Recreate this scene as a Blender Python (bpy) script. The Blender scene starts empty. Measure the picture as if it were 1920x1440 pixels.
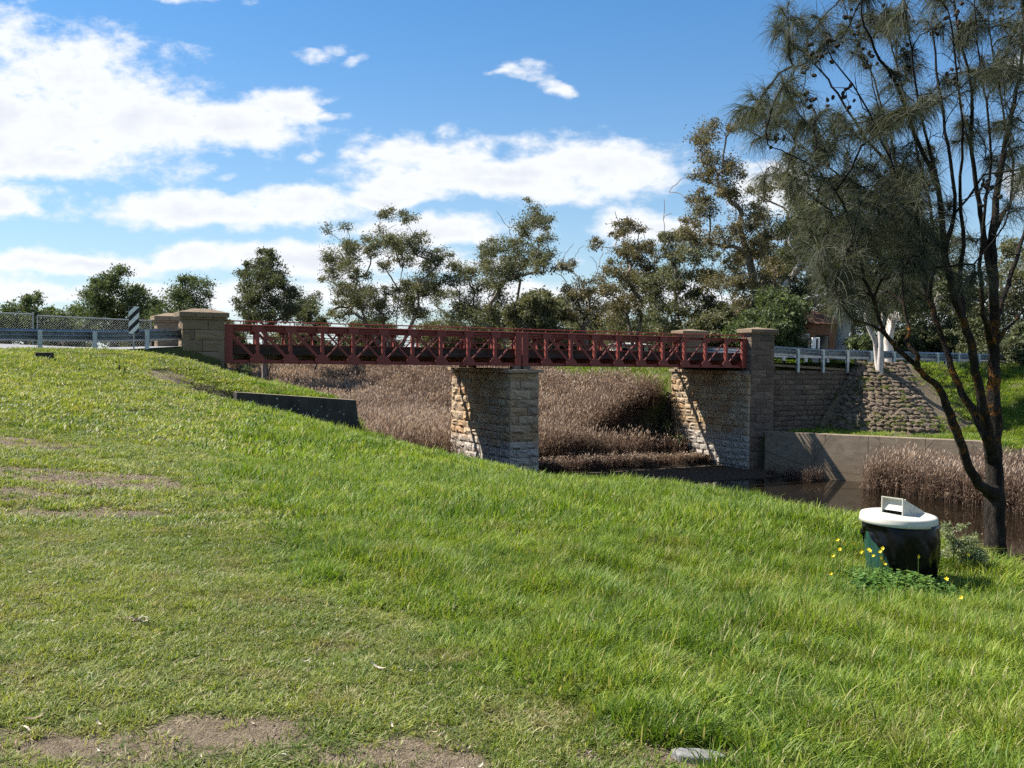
import bpy, math, random
import numpy as np
from mathutils import Vector, Matrix

random.seed(7)
RNG = np.random.default_rng(7)
SC = bpy.context.scene
COL = SC.collection
R = math.radians

# ------------------------------------------------------------------ camera
EYE = Vector((0.0, 0.0, 1.65))
FPX = 1900.0                      # focal length in pixels of a 1920 wide frame
PITCH = math.atan(56 / FPX)       # looking slightly down
ROLL = R(0.6)
cam_d = bpy.data.cameras.new('camera')
cam_d.sensor_width = 36.0
cam_d.lens = 36.0 * FPX / 1920.0
cam_d.clip_start = 0.05
cam_d.clip_end = 9000.0
cam = bpy.data.objects.new('camera', cam_d)
COL.objects.link(cam)
CAM_R = Matrix.Rotation(math.pi / 2 - PITCH, 3, 'X') @ Matrix.Rotation(ROLL, 3, 'Z')
cam.matrix_world = Matrix.Translation(EYE) @ CAM_R.to_4x4()
SC.camera = cam


def at(px, py, depth):
    """the point of the place that lies `depth` metres north of the camera on that line of sight"""
    d = CAM_R @ Vector(((px - 960) / FPX, (720 - py) / FPX, -1.0))
    return EYE + d * (depth / d.y)


# ------------------------------------------------------------------ sun and sky
SUN_TO = Vector((-4.2, 1.5, 5.0)).normalized()
SUN_EL = math.asin(SUN_TO.z)
SUN_AZ = math.atan2(SUN_TO.x, SUN_TO.y)
sun_d = bpy.data.lights.new('sun', 'SUN')
sun_d.energy = 5.0
sun_d.angle = R(0.53)
sun_d.color = (1.0, 0.955, 0.87)
sun = bpy.data.objects.new('sun', sun_d)
sun.rotation_euler = (-SUN_TO).to_track_quat('-Z', 'Y').to_euler()
sun.location = (-30, 20, 60)
COL.objects.link(sun)

world = bpy.data.worlds.new('World')
SC.world = world
world.use_nodes = True
wn, wl = world.node_tree.nodes, world.node_tree.links
wn.clear()


def wnode(t, **k):
    n = wn.new(t)
    for a, b in k.items():
        setattr(n, a, b)
    return n


def wmath(op, a, b=None, c=None, clamp=False):
    n = wnode('ShaderNodeMath', operation=op, use_clamp=clamp)
    for i, v in enumerate((a, b, c)):
        if v is None:
            continue
        if isinstance(v, (int, float)):
            n.inputs[i].default_value = v
        else:
            wl.new(v, n.inputs[i])
    return n.outputs[0]


sky = wnode('ShaderNodeTexSky', sky_type='NISHITA', sun_disc=False)
sky.sun_elevation = SUN_EL
sky.sun_rotation = SUN_AZ
sky.altitude = 60
sky.air_density = 1.0
sky.dust_density = 0.25
sky.ozone_density = 2.2
tc = wnode('ShaderNodeTexCoord')
sep = wnode('ShaderNodeSeparateXYZ')
wl.new(tc.outputs['Generated'], sep.inputs[0])
DX, DY, DZ = sep.outputs
dyc = wmath('MAXIMUM', DY, 0.05)
cu = wmath('DIVIDE', DX, dyc)
cv = wmath('DIVIDE', DZ, dyc)
comb = wnode('ShaderNodeCombineXYZ')
wl.new(cu, comb.inputs[0])
wl.new(cv, comb.inputs[1])
# drifting edges: warp the cloud plane a little
warp = wnode('ShaderNodeTexNoise', noise_dimensions='3D')
warp.inputs['Scale'].default_value = 9.0
warp.inputs['Detail'].default_value = 3.0
wmap = wnode('ShaderNodeMapping')
wmap.inputs['Scale'].default_value = (1.0, 1.7, 1.0)
wl.new(comb.outputs[0], wmap.inputs[0])
wl.new(wmap.outputs[0], warp.inputs['Vector'])
wsub = wnode('ShaderNodeVectorMath', operation='SUBTRACT')
wl.new(warp.outputs['Color'], wsub.inputs[0])
wsub.inputs[1].default_value = (0.5, 0.5, 0.5)
wadd = wnode('ShaderNodeVectorMath', operation='MULTIPLY_ADD')
wl.new(wsub.outputs[0], wadd.inputs[0])
wadd.inputs[1].default_value = (0.10, 0.045, 0.0)
wl.new(comb.outputs[0], wadd.inputs[2])
CUV = wadd.outputs[0]
# cloud banks: centre and half size, measured in the sky as tangents of azimuth and height
BANKS = [(20, 205, 330, 150), (230, 235, 270, 100), (430, 240, 190, 50), (545, 205, 90, 42), (100, 310, 190, 42), (-250, 200, 300, 160),
         (980, 322, 345, 56), (800, 285, 150, 46), (1110, 305, 215, 52), (940, 350, 300, 38),
         (420, 398, 340, 42), (560, 378, 130, 38), (20, 385, 110, 42), (735, 372, 95, 18), (790, 435, 210, 32),
         (560, 495, 500, 34), (120, 500, 330, 22), (200, 555, 500, 24), (800, 560, 500, 30), (1210, 425, 125, 36), (1300, 560, 400, 30),
         (380, 8, 100, 30, .55), (430, 0, 70, 20, .55), (330, 24, 50, 16, .65), (955, 153, 66, 24, .82), (988, 150, 46, 30, .74), (1014, 172, 34, 22, .86), (918, 150, 36, 10, .78), (588, 112, 52, 18, .88), (612, 98, 36, 18, .86), (655, 118, 28, 18, .92), (574, 294, 36, 18, .62), (598, 283, 28, 14, .66), (608, 203, 44, 16, .5), (642, 219, 42, 15, .55), (1036, 185, 22, 18, .78), (415, 330, 34, 11, .76), (640, 185, 36, 12, .8), (1915, 110, 75, 60), (1425, 350, 100, 46), (2250, 260, 260, 80), (1900, 330, 60, 40), (1700, 560, 400, 32), (-200, 540, 300, 30)]
qmin = None
for (bx_, by_, rx_, ry_, *thin) in BANKS:
    u0, v0 = (bx_ - 960) / FPX, (664 - by_) / FPX
    iu, iv = FPX / rx_, FPX / ry_
    m_ = wnode('ShaderNodeVectorMath', operation='MULTIPLY_ADD')
    wl.new(CUV, m_.inputs[0])
    m_.inputs[1].default_value = (iu, iv, 0)
    m_.inputs[2].default_value = (-u0 * iu, -v0 * iv, thin[0] if thin else 0)
    l_ = wnode('ShaderNodeVectorMath', operation='LENGTH')
    wl.new(m_.outputs[0], l_.inputs[0])
    qmin = l_.outputs['Value'] if qmin is None else wmath('MINIMUM', qmin, l_.outputs['Value'])
bank = wmath('SUBTRACT', 1.0, qmin)
bank = wmath('MAXIMUM', bank, -1.0)
# fine billows
bil = wnode('ShaderNodeTexNoise', noise_dimensions='3D')
bil.inputs['Scale'].default_value = 13.0
bil.inputs['Detail'].default_value = 9.0
bil.inputs['Roughness'].default_value = 0.6
wl.new(wmap.outputs[0], bil.inputs['Vector'])
bilc = wmath('SUBTRACT', bil.outputs['Fac'], 0.5)
bil2 = wnode('ShaderNodeTexNoise', noise_dimensions='3D')
bil2.inputs['Scale'].default_value = 44.0
bil2.inputs['Detail'].default_value = 7.0
bil2.inputs['Roughness'].default_value = 0.62
wl.new(wmap.outputs[0], bil2.inputs['Vector'])
front = wmath('MULTIPLY_ADD', bilc, 2.3, wmath('MULTIPLY_ADD', wmath('SUBTRACT', bil2.outputs['Fac'], 0.5), 0.85, bank))
isf = wmath('GREATER_THAN', DY, 0.06)
# the same kind of broken cloud in the rest of the sky
zc = wmath('ADD', wmath('MAXIMUM', DZ, 0.0), 0.12)
c2 = wnode('ShaderNodeCombineXYZ')
wl.new(wmath('DIVIDE', DX, zc), c2.inputs[0])
wl.new(wmath('DIVIDE', DY, zc), c2.inputs[1])
gn = wnode('ShaderNodeTexNoise', noise_dimensions='3D')
gn.inputs['Scale'].default_value = 0.85
gn.inputs['Detail'].default_value = 8.0
gn.inputs['Roughness'].default_value = 0.55
wl.new(c2.outputs[0], gn.inputs['Vector'])
rest = wmath('MULTIPLY_ADD', gn.outputs['Fac'], 4.0, -2.2)
au = wmath('ABSOLUTE', cu)
inwin = wmath('MULTIPLY', isf, wmath('MULTIPLY', wmath('LESS_THAN', au, 0.75), wmath('LESS_THAN', cv, 0.46)))
fld = wnode('ShaderNodeMix', data_type='FLOAT')
wl.new(inwin, fld.inputs[0])
wl.new(rest, fld.inputs[2])
wl.new(front, fld.inputs[3])
dens = wnode('ShaderNodeMapRange', interpolation_type='SMOOTHSTEP')
wl.new(fld.outputs[0], dens.inputs['Value'])
dens.inputs['From Min'].default_value = -0.16
dens.inputs['From Max'].default_value = 0.55
thick = wnode('ShaderNodeMapRange', interpolation_type='SMOOTHSTEP')
wl.new(fld.outputs[0], thick.inputs['Value'])
thick.inputs['From Min'].default_value = 0.35
thick.inputs['From Max'].default_value = 1.35
ccol = wnode('ShaderNodeMix', data_type='RGBA')
wl.new(thick.outputs[0], ccol.inputs[0])
ccol.inputs[6].default_value = (8.6, 8.75, 9.0, 1)
ccol.inputs[7].default_value = (7.0, 7.3, 7.9, 1)
hue = wnode('ShaderNodeMix', data_type='RGBA', blend_type='MULTIPLY')
hue.inputs[0].default_value = 1.0
wl.new(sky.outputs[0], hue.inputs[6])
tnt = wnode('ShaderNodeMix', data_type='RGBA')
wl.new(wmath('SMOOTH_MIN', wmath('MULTIPLY', wmath('MAXIMUM', DZ, 0.0), 3.2), 1.0, 0.2), tnt.inputs[0])
tnt.inputs[6].default_value = (0.86, 0.97, 1.06, 1)
tnt.inputs[7].default_value = (0.45, 0.92, 1.24, 1)
wl.new(tnt.outputs[2], hue.inputs[7])
mixc = wnode('ShaderNodeMix', data_type='RGBA')
wl.new(wmath('MULTIPLY', dens.outputs[0], 0.96), mixc.inputs[0])
hz_ = wnode('ShaderNodeMix', data_type='RGBA')
wl.new(wmath('MULTIPLY', wmath('POWER', 2.718, wmath('MULTIPLY', wmath('MAXIMUM', DZ, 0.0), -8.0)), 0.55), hz_.inputs[0])
wl.new(hue.outputs[2], hz_.inputs[6])
hz_.inputs[7].default_value = (6.6, 7.9, 9.0, 1)
wl.new(hz_.outputs[2], mixc.inputs[6])
wl.new(ccol.outputs[2], mixc.inputs[7])
bg = wnode('ShaderNodeBackground')
bg.inputs['Strength'].default_value = 0.054
wl.new(mixc.outputs[2], bg.inputs['Color'])
wout = wnode('ShaderNodeOutputWorld')
wl.new(bg.outputs[0], wout.inputs['Surface'])

SC.view_settings.view_transform = 'Standard'
SC.view_settings.look = 'None'
SC.view_settings.gamma = 1.0
SC.view_settings.use_curve_mapping = False
SC.view_settings.exposure = 1.15
SC.cycles.use_denoising = False
SC.cycles.max_bounces = 4
SC.cycles.diffuse_bounces = 2
SC.cycles.glossy_bounces = 2
SC.cycles.transmission_bounces = 3
SC.cycles.transparent_max_bounces = 4
SC.cycles.caustics_reflective = False
SC.cycles.caustics_refractive = False
SC.cycles.use_adaptive_sampling = True
SC.cycles.adaptive_threshold = 0.02


# ------------------------------------------------------------------ helpers
class MB:
    """collects faces and builds ONE mesh object"""
    def __init__(self):
        self.v, self.f = [], []

    def add(self, vs, fs):
        o = len(self.v)
        self.v += [tuple(p) for p in vs]
        self.f += [tuple(i + o for i in f) for f in fs]
        return self

    def box(self, c, size, M=None):
        hx, hy, hz = size[0] / 2, size[1] / 2, size[2] / 2
        vs = [Vector((x, y, z)) for x in (-hx, hx) for y in (-hy, hy) for z in (-hz, hz)]
        c = Vector(c)
        vs = [(M @ p if M else p) + c for p in vs]
        return self.add(vs, [(0, 1, 3, 2), (4, 6, 7, 5), (0, 4, 5, 1), (2, 3, 7, 6), (0, 2, 6, 4), (1, 5, 7, 3)])

    def bar(self, a, b, w, h, side=None):
        """a rectangular bar from a to b; w along `side`, h across it"""
        a, b = Vector(a), Vector(b)
        d = (b - a).normalized()
        s = Vector(side) if side is not None else d.orthogonal()
        s = (s - d * s.dot(d)).normalized()
        u = d.cross(s)
        vs = [p + s * (i * w / 2) + u * (j * h / 2) for p in (a, b) for i, j in ((-1, -1), (1, -1), (1, 1), (-1, 1))]
        return self.add(vs, [(0, 1, 2, 3), (7, 6, 5, 4), (0, 4, 5, 1), (1, 5, 6, 2), (2, 6, 7, 3), (3, 7, 4, 0)])

    def tube(self, pts, rad, n=6, cap=True):
        pts = [Vector(p) for p in pts]
        if not isinstance(rad, (list, tuple)):
            rad = [rad] * len(pts)
        d0 = (pts[1] - pts[0]).normalized()
        s = d0.orthogonal().normalized()
        vs, fs = [], []
        for i, p in enumerate(pts):
            d = (pts[min(i + 1, len(pts) - 1)] - pts[max(i - 1, 0)])
            d = d.normalized() if d.length > 1e-9 else d0
            s = (s - d * s.dot(d))
            s = s.normalized() if s.length > 1e-6 else d.orthogonal().normalized()
            u = d.cross(s)
            for k in range(n):
                a = 2 * math.pi * k / n
                vs.append(p + (s * math.cos(a) + u * math.sin(a)) * rad[i])
        for i in range(len(pts) - 1):
            for k in range(n):
                k2 = (k + 1) % n
                fs.append((i * n + k, i * n + k2, (i + 1) * n + k2, (i + 1) * n + k))
        if cap:
            fs.append(tuple(reversed(range(n))))
            fs.append(tuple((len(pts) - 1) * n + k for k in range(n)))
        return self.add(vs, fs)

    def prism(self, poly, d):
        """closed polygon (list of 3d points) pushed along vector d"""
        n = len(poly)
        poly = [Vector(p) for p in poly]
        d = Vector(d)
        vs = poly + [p + d for p in poly]
        fs = [tuple(reversed(range(n))), tuple(range(n, 2 * n))]
        fs += [(i, (i + 1) % n, n + (i + 1) % n, n + i) for i in range(n)]
        return self.add(vs, fs)

    def mesh(self, name, mat=None, smooth=False):
        m = bpy.data.meshes.new(name)
        m.from_pydata(self.v, [], self.f)
        if mat:
            m.materials.append(mat)
        if smooth:
            m.polygons.foreach_set('use_smooth', np.ones(len(m.polygons), dtype=bool))
        m.update()
        return m

    def build(self, name, mat, parent=None, smooth=False, bevel=0.0):
        m = self.mesh(name, mat, smooth)
        o = bpy.data.objects.new(name, m)
        COL.objects.link(o)
        if bevel:
            b = o.modifiers.new('bevel', 'BEVEL')
            b.width = bevel
            b.segments = 2
            b.limit_method = 'ANGLE'
        if parent:
            attach(o, parent)
        return o


def attach(o, parent):
    """parts are modelled in world space; keep them there"""
    o.parent = parent
    o.matrix_parent_inverse = WORLD[parent.name].inverted() if parent.name in WORLD else Matrix()


WORLD = {}


def empty(name, loc, label=None, cat=None, group=None):
    o = bpy.data.objects.new(name, None)
    COL.objects.link(o)
    o.empty_display_size = 0.2
    o.location = loc
    WORLD[o.name] = Matrix.Translation(Vector(loc))
    if label:
        tag(o, label, cat, group)
    return o


def tag(o, label=None, cat=None, group=None, kind=None):
    if label:
        o['label'] = label
    if cat:
        o['category'] = cat
    if group:
        o['group'] = group
    if kind:
        o['kind'] = kind
    return o


def np_mesh(name, verts, quads=None, tris=None, mat=None, attrs=None, smooth=False):
    """fast mesh from numpy arrays"""
    m = bpy.data.meshes.new(name)
    verts = np.asarray(verts, dtype=np.float32)
    nq = 0 if quads is None else len(quads)
    nt = 0 if tris is None else len(tris)
    m.vertices.add(len(verts))
    m.vertices.foreach_set('co', verts.ravel())
    loops = []
    if nq:
        loops.append(np.asarray(quads, dtype=np.int32).ravel())
    if nt:
        loops.append(np.asarray(tris, dtype=np.int32).ravel())
    loops = np.concatenate(loops)
    m.loops.add(len(loops))
    m.loops.foreach_set('vertex_index', loops)
    m.polygons.add(nq + nt)
    starts = np.concatenate([np.arange(nq) * 4, nq * 4 + np.arange(nt) * 3]).astype(np.int32)
    m.polygons.foreach_set('loop_start', starts)
    if smooth:
        m.polygons.foreach_set('use_smooth', np.ones(nq + nt, dtype=bool))
    if attrs:
        for k, (dom, arr) in attrs.items():
            a = m.attributes.new(k, 'FLOAT', dom)
            a.data.foreach_set('value', np.asarray(arr, dtype=np.float32).ravel())
    if mat:
        m.materials.append(mat)
    m.update(calc_edges=True)
    return m


def np_obj(name, *a, parent=None, **k):
    o = bpy.data.objects.new(name, np_mesh(name, *a, **k))
    COL.objects.link(o)
    if parent:
        attach(o, parent)
    return o


def vnoise(x, y, seed=0):
    """smooth value noise 0..1"""
    x = np.asarray(x, float)
    y = np.asarray(y, float)
    xi, yi = np.floor(x).astype(np.int64), np.floor(y).astype(np.int64)
    xf, yf = x - xi, y - yi
    u, v = xf * xf * (3 - 2 * xf), yf * yf * (3 - 2 * yf)

    def h(a, b):
        n = (a * 374761393 + b * 668265263 + seed * 1442695041) & 0x7fffffff
        n = ((n ^ (n >> 13)) * 1274126177) & 0x7fffffff
        return ((n ^ (n >> 16)) & 0xffff) / 65535.0
    return (h(xi, yi) * (1 - u) + h(xi + 1, yi) * u) * (1 - v) + (h(xi, yi + 1) * (1 - u) + h(xi + 1, yi + 1) * u) * v


def fbm(x, y, seed=0, oct=4):
    r, a, t = 0, 1.0, 0
    x = np.asarray(x, float)
    y = np.asarray(y, float)
    for i in range(oct):
        r = r + a * vnoise(x * 2 ** i + 17.3 * i, y * 2 ** i - 9.1 * i, seed + i)
        t += a
        a *= 0.5
    return r / t


def sstep(a, b, x):
    t = np.clip((x - a) / (b - a), 0, 1)
    return t * t * (3 - 2 * t)


# ------------------------------------------------------------------ materials
class Mat:
    def __init__(self, name, rough=0.8, spec=0.3):
        self.m = bpy.data.materials.new(name)
        self.m.use_nodes = True
        self.n = self.m.node_tree.nodes
        self.l = self.m.node_tree.links
        self.p = self.n['Principled BSDF']
        self.p.inputs['Roughness'].default_value = rough
        self.p.inputs['Specular IOR Level'].default_value = spec
        self._pos = None

    def node(self, t, **k):
        x = self.n.new(t)
        for a, b in k.items():
            setattr(x, a, b)
        return x

    def pos(self, obj=False):
        if obj:
            return self.node('ShaderNodeTexCoord').outputs['Object']
        if self._pos is None:
            self._pos = self.node('ShaderNodeNewGeometry').outputs['Position']
        return self._pos

    def noise(self, scale, detail=4, rough=0.55, vec=None, stretch=None, obj=False):
        x = self.node('ShaderNodeTexNoise')
        x.inputs['Scale'].default_value = scale
        x.inputs['Detail'].default_value = detail
        x.inputs['Roughness'].default_value = rough
        v = vec if vec is not None else self.pos(obj)
        if stretch:
            mp = self.node('ShaderNodeMapping')
            mp.inputs['Scale'].default_value = stretch
            self.l.new(v, mp.inputs[0])
            v = mp.outputs[0]
        self.l.new(v, x.inputs['Vector'])
        return x.outputs['Fac']

    def voro(self, scale, obj=False, feature='F1'):
        x = self.node('ShaderNodeTexVoronoi', feature=feature)
        x.inputs['Scale'].default_value = scale
        self.l.new(self.pos(obj), x.inputs['Vector'])
        return x.outputs['Distance']

    def ramp(self, fac, stops):
        x = self.node('ShaderNodeValToRGB')
        e = x.color_ramp.elements
        while len(e) < len(stops):
            e.new(0.5)
        for i, (p, c) in enumerate(stops):
            e[i].position = p
            e[i].color = (*c, 1) if len(c) == 3 else c
        self.l.new(fac, x.inputs[0])
        return x.outputs[0]

    def step(self, fac, a, b):
        x = self.node('ShaderNodeMapRange', interpolation_type='SMOOTHSTEP')
        x.inputs['From Min'].default_value = a
        x.inputs['From Max'].default_value = b
        self.l.new(fac, x.inputs['Value'])
        return x.outputs[0]

    def mix(self, fac, a, b, mode='MIX'):
        x = self.node('ShaderNodeMix', data_type='RGBA', blend_type=mode)
        for i, v in ((0, fac), (6, a), (7, b)):
            if isinstance(v, (int, float)):
                x.inputs[i].default_value = v
            elif isinstance(v, tuple):
                x.inputs[i].default_value = (*v, 1)
            else:
                self.l.new(v, x.inputs[i])
        return x.outputs[2]

    def math(self, op, a, b=0.0, clamp=False):
        x = self.node('ShaderNodeMath', operation=op, use_clamp=clamp)
        for i, v in enumerate((a, b)):
            if isinstance(v, (int, float)):
                x.inputs[i].default_value = v
            else:
                self.l.new(v, x.inputs[i])
        return x.outputs[0]

    def attr(self, name):
        return self.node('ShaderNodeAttribute', attribute_name=name).outputs['Fac']

    def rand(self):
        return self.node('ShaderNodeObjectInfo').outputs['Random']

    def color(self, c):
        if isinstance(c, tuple):
            self.p.inputs['Base Color'].default_value = (*c, 1)
        else:
            self.l.new(c, self.p.inputs['Base Color'])
        return self

    def bump(self, h, strength=0.5, dist=0.02):
        b = self.node('ShaderNodeBump')
        b.inputs['Strength'].default_value = strength
        b.inputs['Distance'].default_value = dist
        self.l.new(h, b.inputs['Height'])
        self.l.new(b.outputs[0], self.p.inputs['Normal'])
        return self

    def leafy(self, col, trans=0.35, tint=(1.25, 1.25, 0.6)):
        """thin leaf: some of the light passes through"""
        self.l.new(col, self.p.inputs['Base Color'])
        t = self.node('ShaderNodeBsdfTranslucent')
        self.l.new(self.mix(1.0, col, tint, 'MULTIPLY'), t.inputs['Color'])
        mx = self.node('ShaderNodeMixShader')
        mx.inputs[0].default_value = trans
        self.l.new(self.p.outputs[0], mx.inputs[1])
        self.l.new(t.outputs[0], mx.inputs[2])
        self.l.new(mx.outputs[0], self.n['Material Output'].inputs['Surface'])
        return self


# ------------------------------------------------------------------ where the bridge stands
A0 = at(418, 681, 43.5)
A1 = at(1397, 690, 57.5)
P0 = Vector((A0.x, A0.y, 0))
NB = (Vector((A1.x, A1.y, 0)) - P0)
SPAN = NB.length
NB = NB.normalized()                       # along the bridge, to the right
NF = Vector((NB.y, -NB.x, 0))              # across it, towards the camera
UP = Vector((0, 0, 1))
WATER_Z = -4.95
BZ0, BZ1 = A0.z, A1.z                      # underside of the truss at its two ends
TRUSS_H = 1.66
ROAD_W = 6.0


def W(s, t, z=0.0):
    return P0 + NB * s + NF * t + UP * z


def st_of(x, y):
    return (x - P0.x) * NB.x + (y - P0.y) * NB.y, (x - P0.x) * NF.x + (y - P0.y) * NF.y


def xy_of(s, t):
    return P0.x + NB.x * s + NF.x * t, P0.y + NB.y * s + NF.y * t


def bz(s):
    return BZ0 + (BZ1 - BZ0) * s / SPAN


# ------------------------------------------------------------------ terrain
CR_T = [-60, -8, 7.0, 8.5, 15.2, 22.5, 30.5, 35.2, 37, 38.4, 45, 70]
CR_S = [2.0, 2.0, 2.2, 3.7, 3.9, 2.6, 0.45, -1.3, -2.2, -2.0, -1.5, -1.5]


def ptz(px, py, d):
    p = at(px, py, d)
    return (p.x, p.y, p.z)


CTRL = [ptz(668, 808, 37.2), ptz(855, 872, 32), ptz(1005, 902, 25), ptz(1240, 917, 17), ptz(1480, 964, 12), ptz(1600, 997, 10),
        ptz(1900, 1090, 8.9), ptz(1685, 1100, 8.3), (0, 0, 0), (-3, 3, 0), (3, 3, 0), (0, 6, -.03), (3, 6, -.12), (-4, 6, .03), (5.5, 5, -.2),
        ptz(200, 800, 20), ptz(100, 700, 30), ptz(340, 720, 34), ptz(25, 660, 36), ptz(200, 662, 37.5), ptz(500, 900, 14), ptz(800, 900, 19),
        ptz(700, 832, 27), ptz(400, 800, 24), ptz(0, 900, 12), ptz(470, 762, 34.2), ptz(560, 790, 34.5), ptz(300, 668, 39.2), ptz(300, 760, 27), ptz(120, 750, 24),
        (10, -10, -.2), (-10, -10, .1), (-30, 0, .4), (-30, 20, 1.2), (-26, 32, 1.55), (8, -6, -.3), (-45, 10, 1.0), (0, -30, 0), (12, -30, -.3)]


def wst(s, t, z):
    x, y = xy_of(s, t)
    return (x, y, z)


CTRL += [wst(-.4, 2.6, .72), wst(3.5, 5.3, -.22), wst(3.7, 1.5, -.15), wst(0, -3, .7), wst(3.7, -3, -.1), wst(0, -8, .7), wst(3.7, -8, -.2),
         wst(-1.4, 7.2, .22), wst(3.3, 7.3, -.22), wst(-5, .5, 1.52), wst(-2.6, .9, 1.36), wst(-12, .8, 1.55), wst(-5, -8, 1.3), wst(-20, -8, 1.3), wst(-4, -20, .9), wst(-30, -25, 1.1),
         wst(3, -20, -.4), wst(-25, -2, 1.5)]
CTRL = np.array(CTRL)


def _tps_fit(c):
    n = len(c)
    d = np.hypot(c[:, None, 0] - c[None, :, 0], c[:, None, 1] - c[None, :, 1])
    K = np.where(d > 0, d * d * np.log(d + 1e-12), 0) + np.eye(n) * 0.05
    Pm = np.c_[np.ones(n), c[:, 0], c[:, 1]]
    A = np.zeros((n + 3, n + 3))
    A[:n, :n], A[:n, n:], A[n:, :n] = K, Pm, Pm.T
    return np.linalg.solve(A, np.r_[c[:, 2], 0, 0, 0])


TPS = _tps_fit(CTRL)


def tps(x, y):
    out = TPS[-3] + TPS[-2] * x + TPS[-1] * y
    for (cx, cy, _), w in zip(CTRL, TPS[:-3]):
        d2 = (x - cx) ** 2 + (y - cy) ** 2
        out = out + w * 0.5 * d2 * np.log(d2 + 1e-12)
    return out


def road_z(s, t):
    """height of the carriageway: level over the bridge, banked on the left approach, falling to the right"""
    base = BZ0 + 0.72
    left = base - 0.2 * sstep(1.0, 5.0, -s) - np.clip(-s - 1.5, 0, 9) * 0.0055 * np.minimum(t + 0.4, 0)
    right = BZ1 + 0.72 - 0.33 * sstep(SPAN - .3, SPAN + 3, s) - 0.010 * np.maximum(0, s - SPAN - 2)
    return np.where(s < SPAN / 2, left, right)


def bed_y(y):
    return np.interp(y, [50, 58, 75, 90, 105, 120, 140, 200, 400], [-4.75, -4.7, -4.3, -3.6, -2.6, -.95, .2, .75, 1.1])


RA, RB = at(1434, 809, 56.9), at(1850, 828, 50.0)
_ra, _rb = st_of(RA.x, RA.y), st_of(RB.x, RB.y)


_wd = Vector((RB.x - RA.x, RB.y - RA.y, 0)).normalized()


def behind_wall(x, y):
    """metres behind the face of the concrete retaining wall"""
    return -((x - RA.x) * _wd.y - (y - RA.y) * _wd.x)


def wall_s(t):
    return _ra[0] + (t - _ra[1]) * (_rb[0] - _ra[0]) / (_rb[1] - _ra[1])


def ground(x, y):
    x, y = np.asarray(x, float), np.asarray(y, float)
    s, t = st_of(x, y)
    sc = np.interp(t, CR_T, CR_S)
    cx, cy = xy_of(np.minimum(s, sc), t)
    P = np.clip(tps(np.clip(cx, -48, 12), np.clip(cy, -30, 75)), -2.0, 1.75)
    far = np.maximum(sstep(62, 85, y), sstep(30, 50, np.abs(x)))
    P = P * (1 - far) + 1.0 * far
    zf = np.interp(s, [-4, -1.2, 3.3, 5], [.35, -.34, -1.5, -2.0])
    wf = sstep(7.15, 7.5, t) * (1 - sstep(9.0, 13.5, t)) * sstep(-4.0, -1.3, s)
    P = P * (1 - wf) + np.minimum(P, zf) * wf
    over = np.maximum(0, s - sc)
    left = P - np.where(t < 7.9, 1.25, 0.72) * over * over / (over + 0.9)
    bed = np.where(t < 1.2, bed_y(y), -4.72 - 0.95 * sstep(1.2, 4.5, t))
    # right side
    up_right = 1.2 - 0.5 * np.maximum(0, 33 - s)
    emb = 1.32 - 0.80 * np.maximum(0, np.hypot(1.5 * np.maximum(0, 38.6 - s), np.maximum(t + .3, 0)) - 1.25)
    terr = np.maximum(np.maximum(-2.62, emb), -2.62 + 0.33 * (s - 40))
    bw_d = behind_wall(x, y)
    terr = np.where(bw_d > .42, np.minimum(terr, 1.32), -99)
    nat = np.minimum(-5.3 + 0.5 * (s - 31.5), 0.6)
    t_end = _rb[1]
    bl = sstep(t_end - .5, t_end + 3, t)
    mid_right = np.where(t < t_end, terr, nat)
    mid_right = np.where((t > t_end - .5) & (bw_d > .42), np.maximum(terr, -2.62) * (1 - bl) + nat * bl, mid_right)
    right = np.where(t < -6.8, up_right, np.where(t < np.where(s < 37.4, -.35, .9), np.where(s > SPAN + 0.5, 1.3, -99), mid_right))
    z = np.maximum(np.maximum(left, bed), right)
    z = np.where((s > 48) & (t > 8), np.maximum(z, .3), z)
    # under the carriageway
    on = (t < np.where((s > SPAN) & (s < 37.4), -.35, .55)) & (t > -6.9) & ((s < -0.1) | (s > SPAN + 0.2))
    z = np.where(on, road_z(s, np.clip(t, -6.4, 0)) - 0.04, z)
    rough = (fbm(x * 0.9, y * 0.9, 3) - 0.5) * 0.07 + (fbm(x * 3.1, y * 3.1, 5, 3) - 0.5) * 0.03
    far_r = (fbm(x * 0.02, y * 0.02, 9) - 0.5) * 3.0 * sstep(180, 400, np.hypot(x, y))
    z = z + np.where(on, 0, rough) + far_r
    # an eroded scour in the bank beside the concrete wing wall
    for (gx, gy, gr, gd) in SCOUR:
        z = z - gd * np.exp(-((x - gx) ** 2 + (y - gy) ** 2) / gr ** 2)
    return z


SCOUR = []
for px_, py_, d_, r_, dp_ in ((372, 722, 35.3, .8, .16), (395, 742, 34.8, .7, .2), (415, 752, 34.6, .6, .16)):
    q_ = at(px_, py_, d_)
    SCOUR.append((q_.x, q_.y, r_, dp_))


def gz(x, y):
    return float(ground(np.array([x]), np.array([y]))[0])


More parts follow.
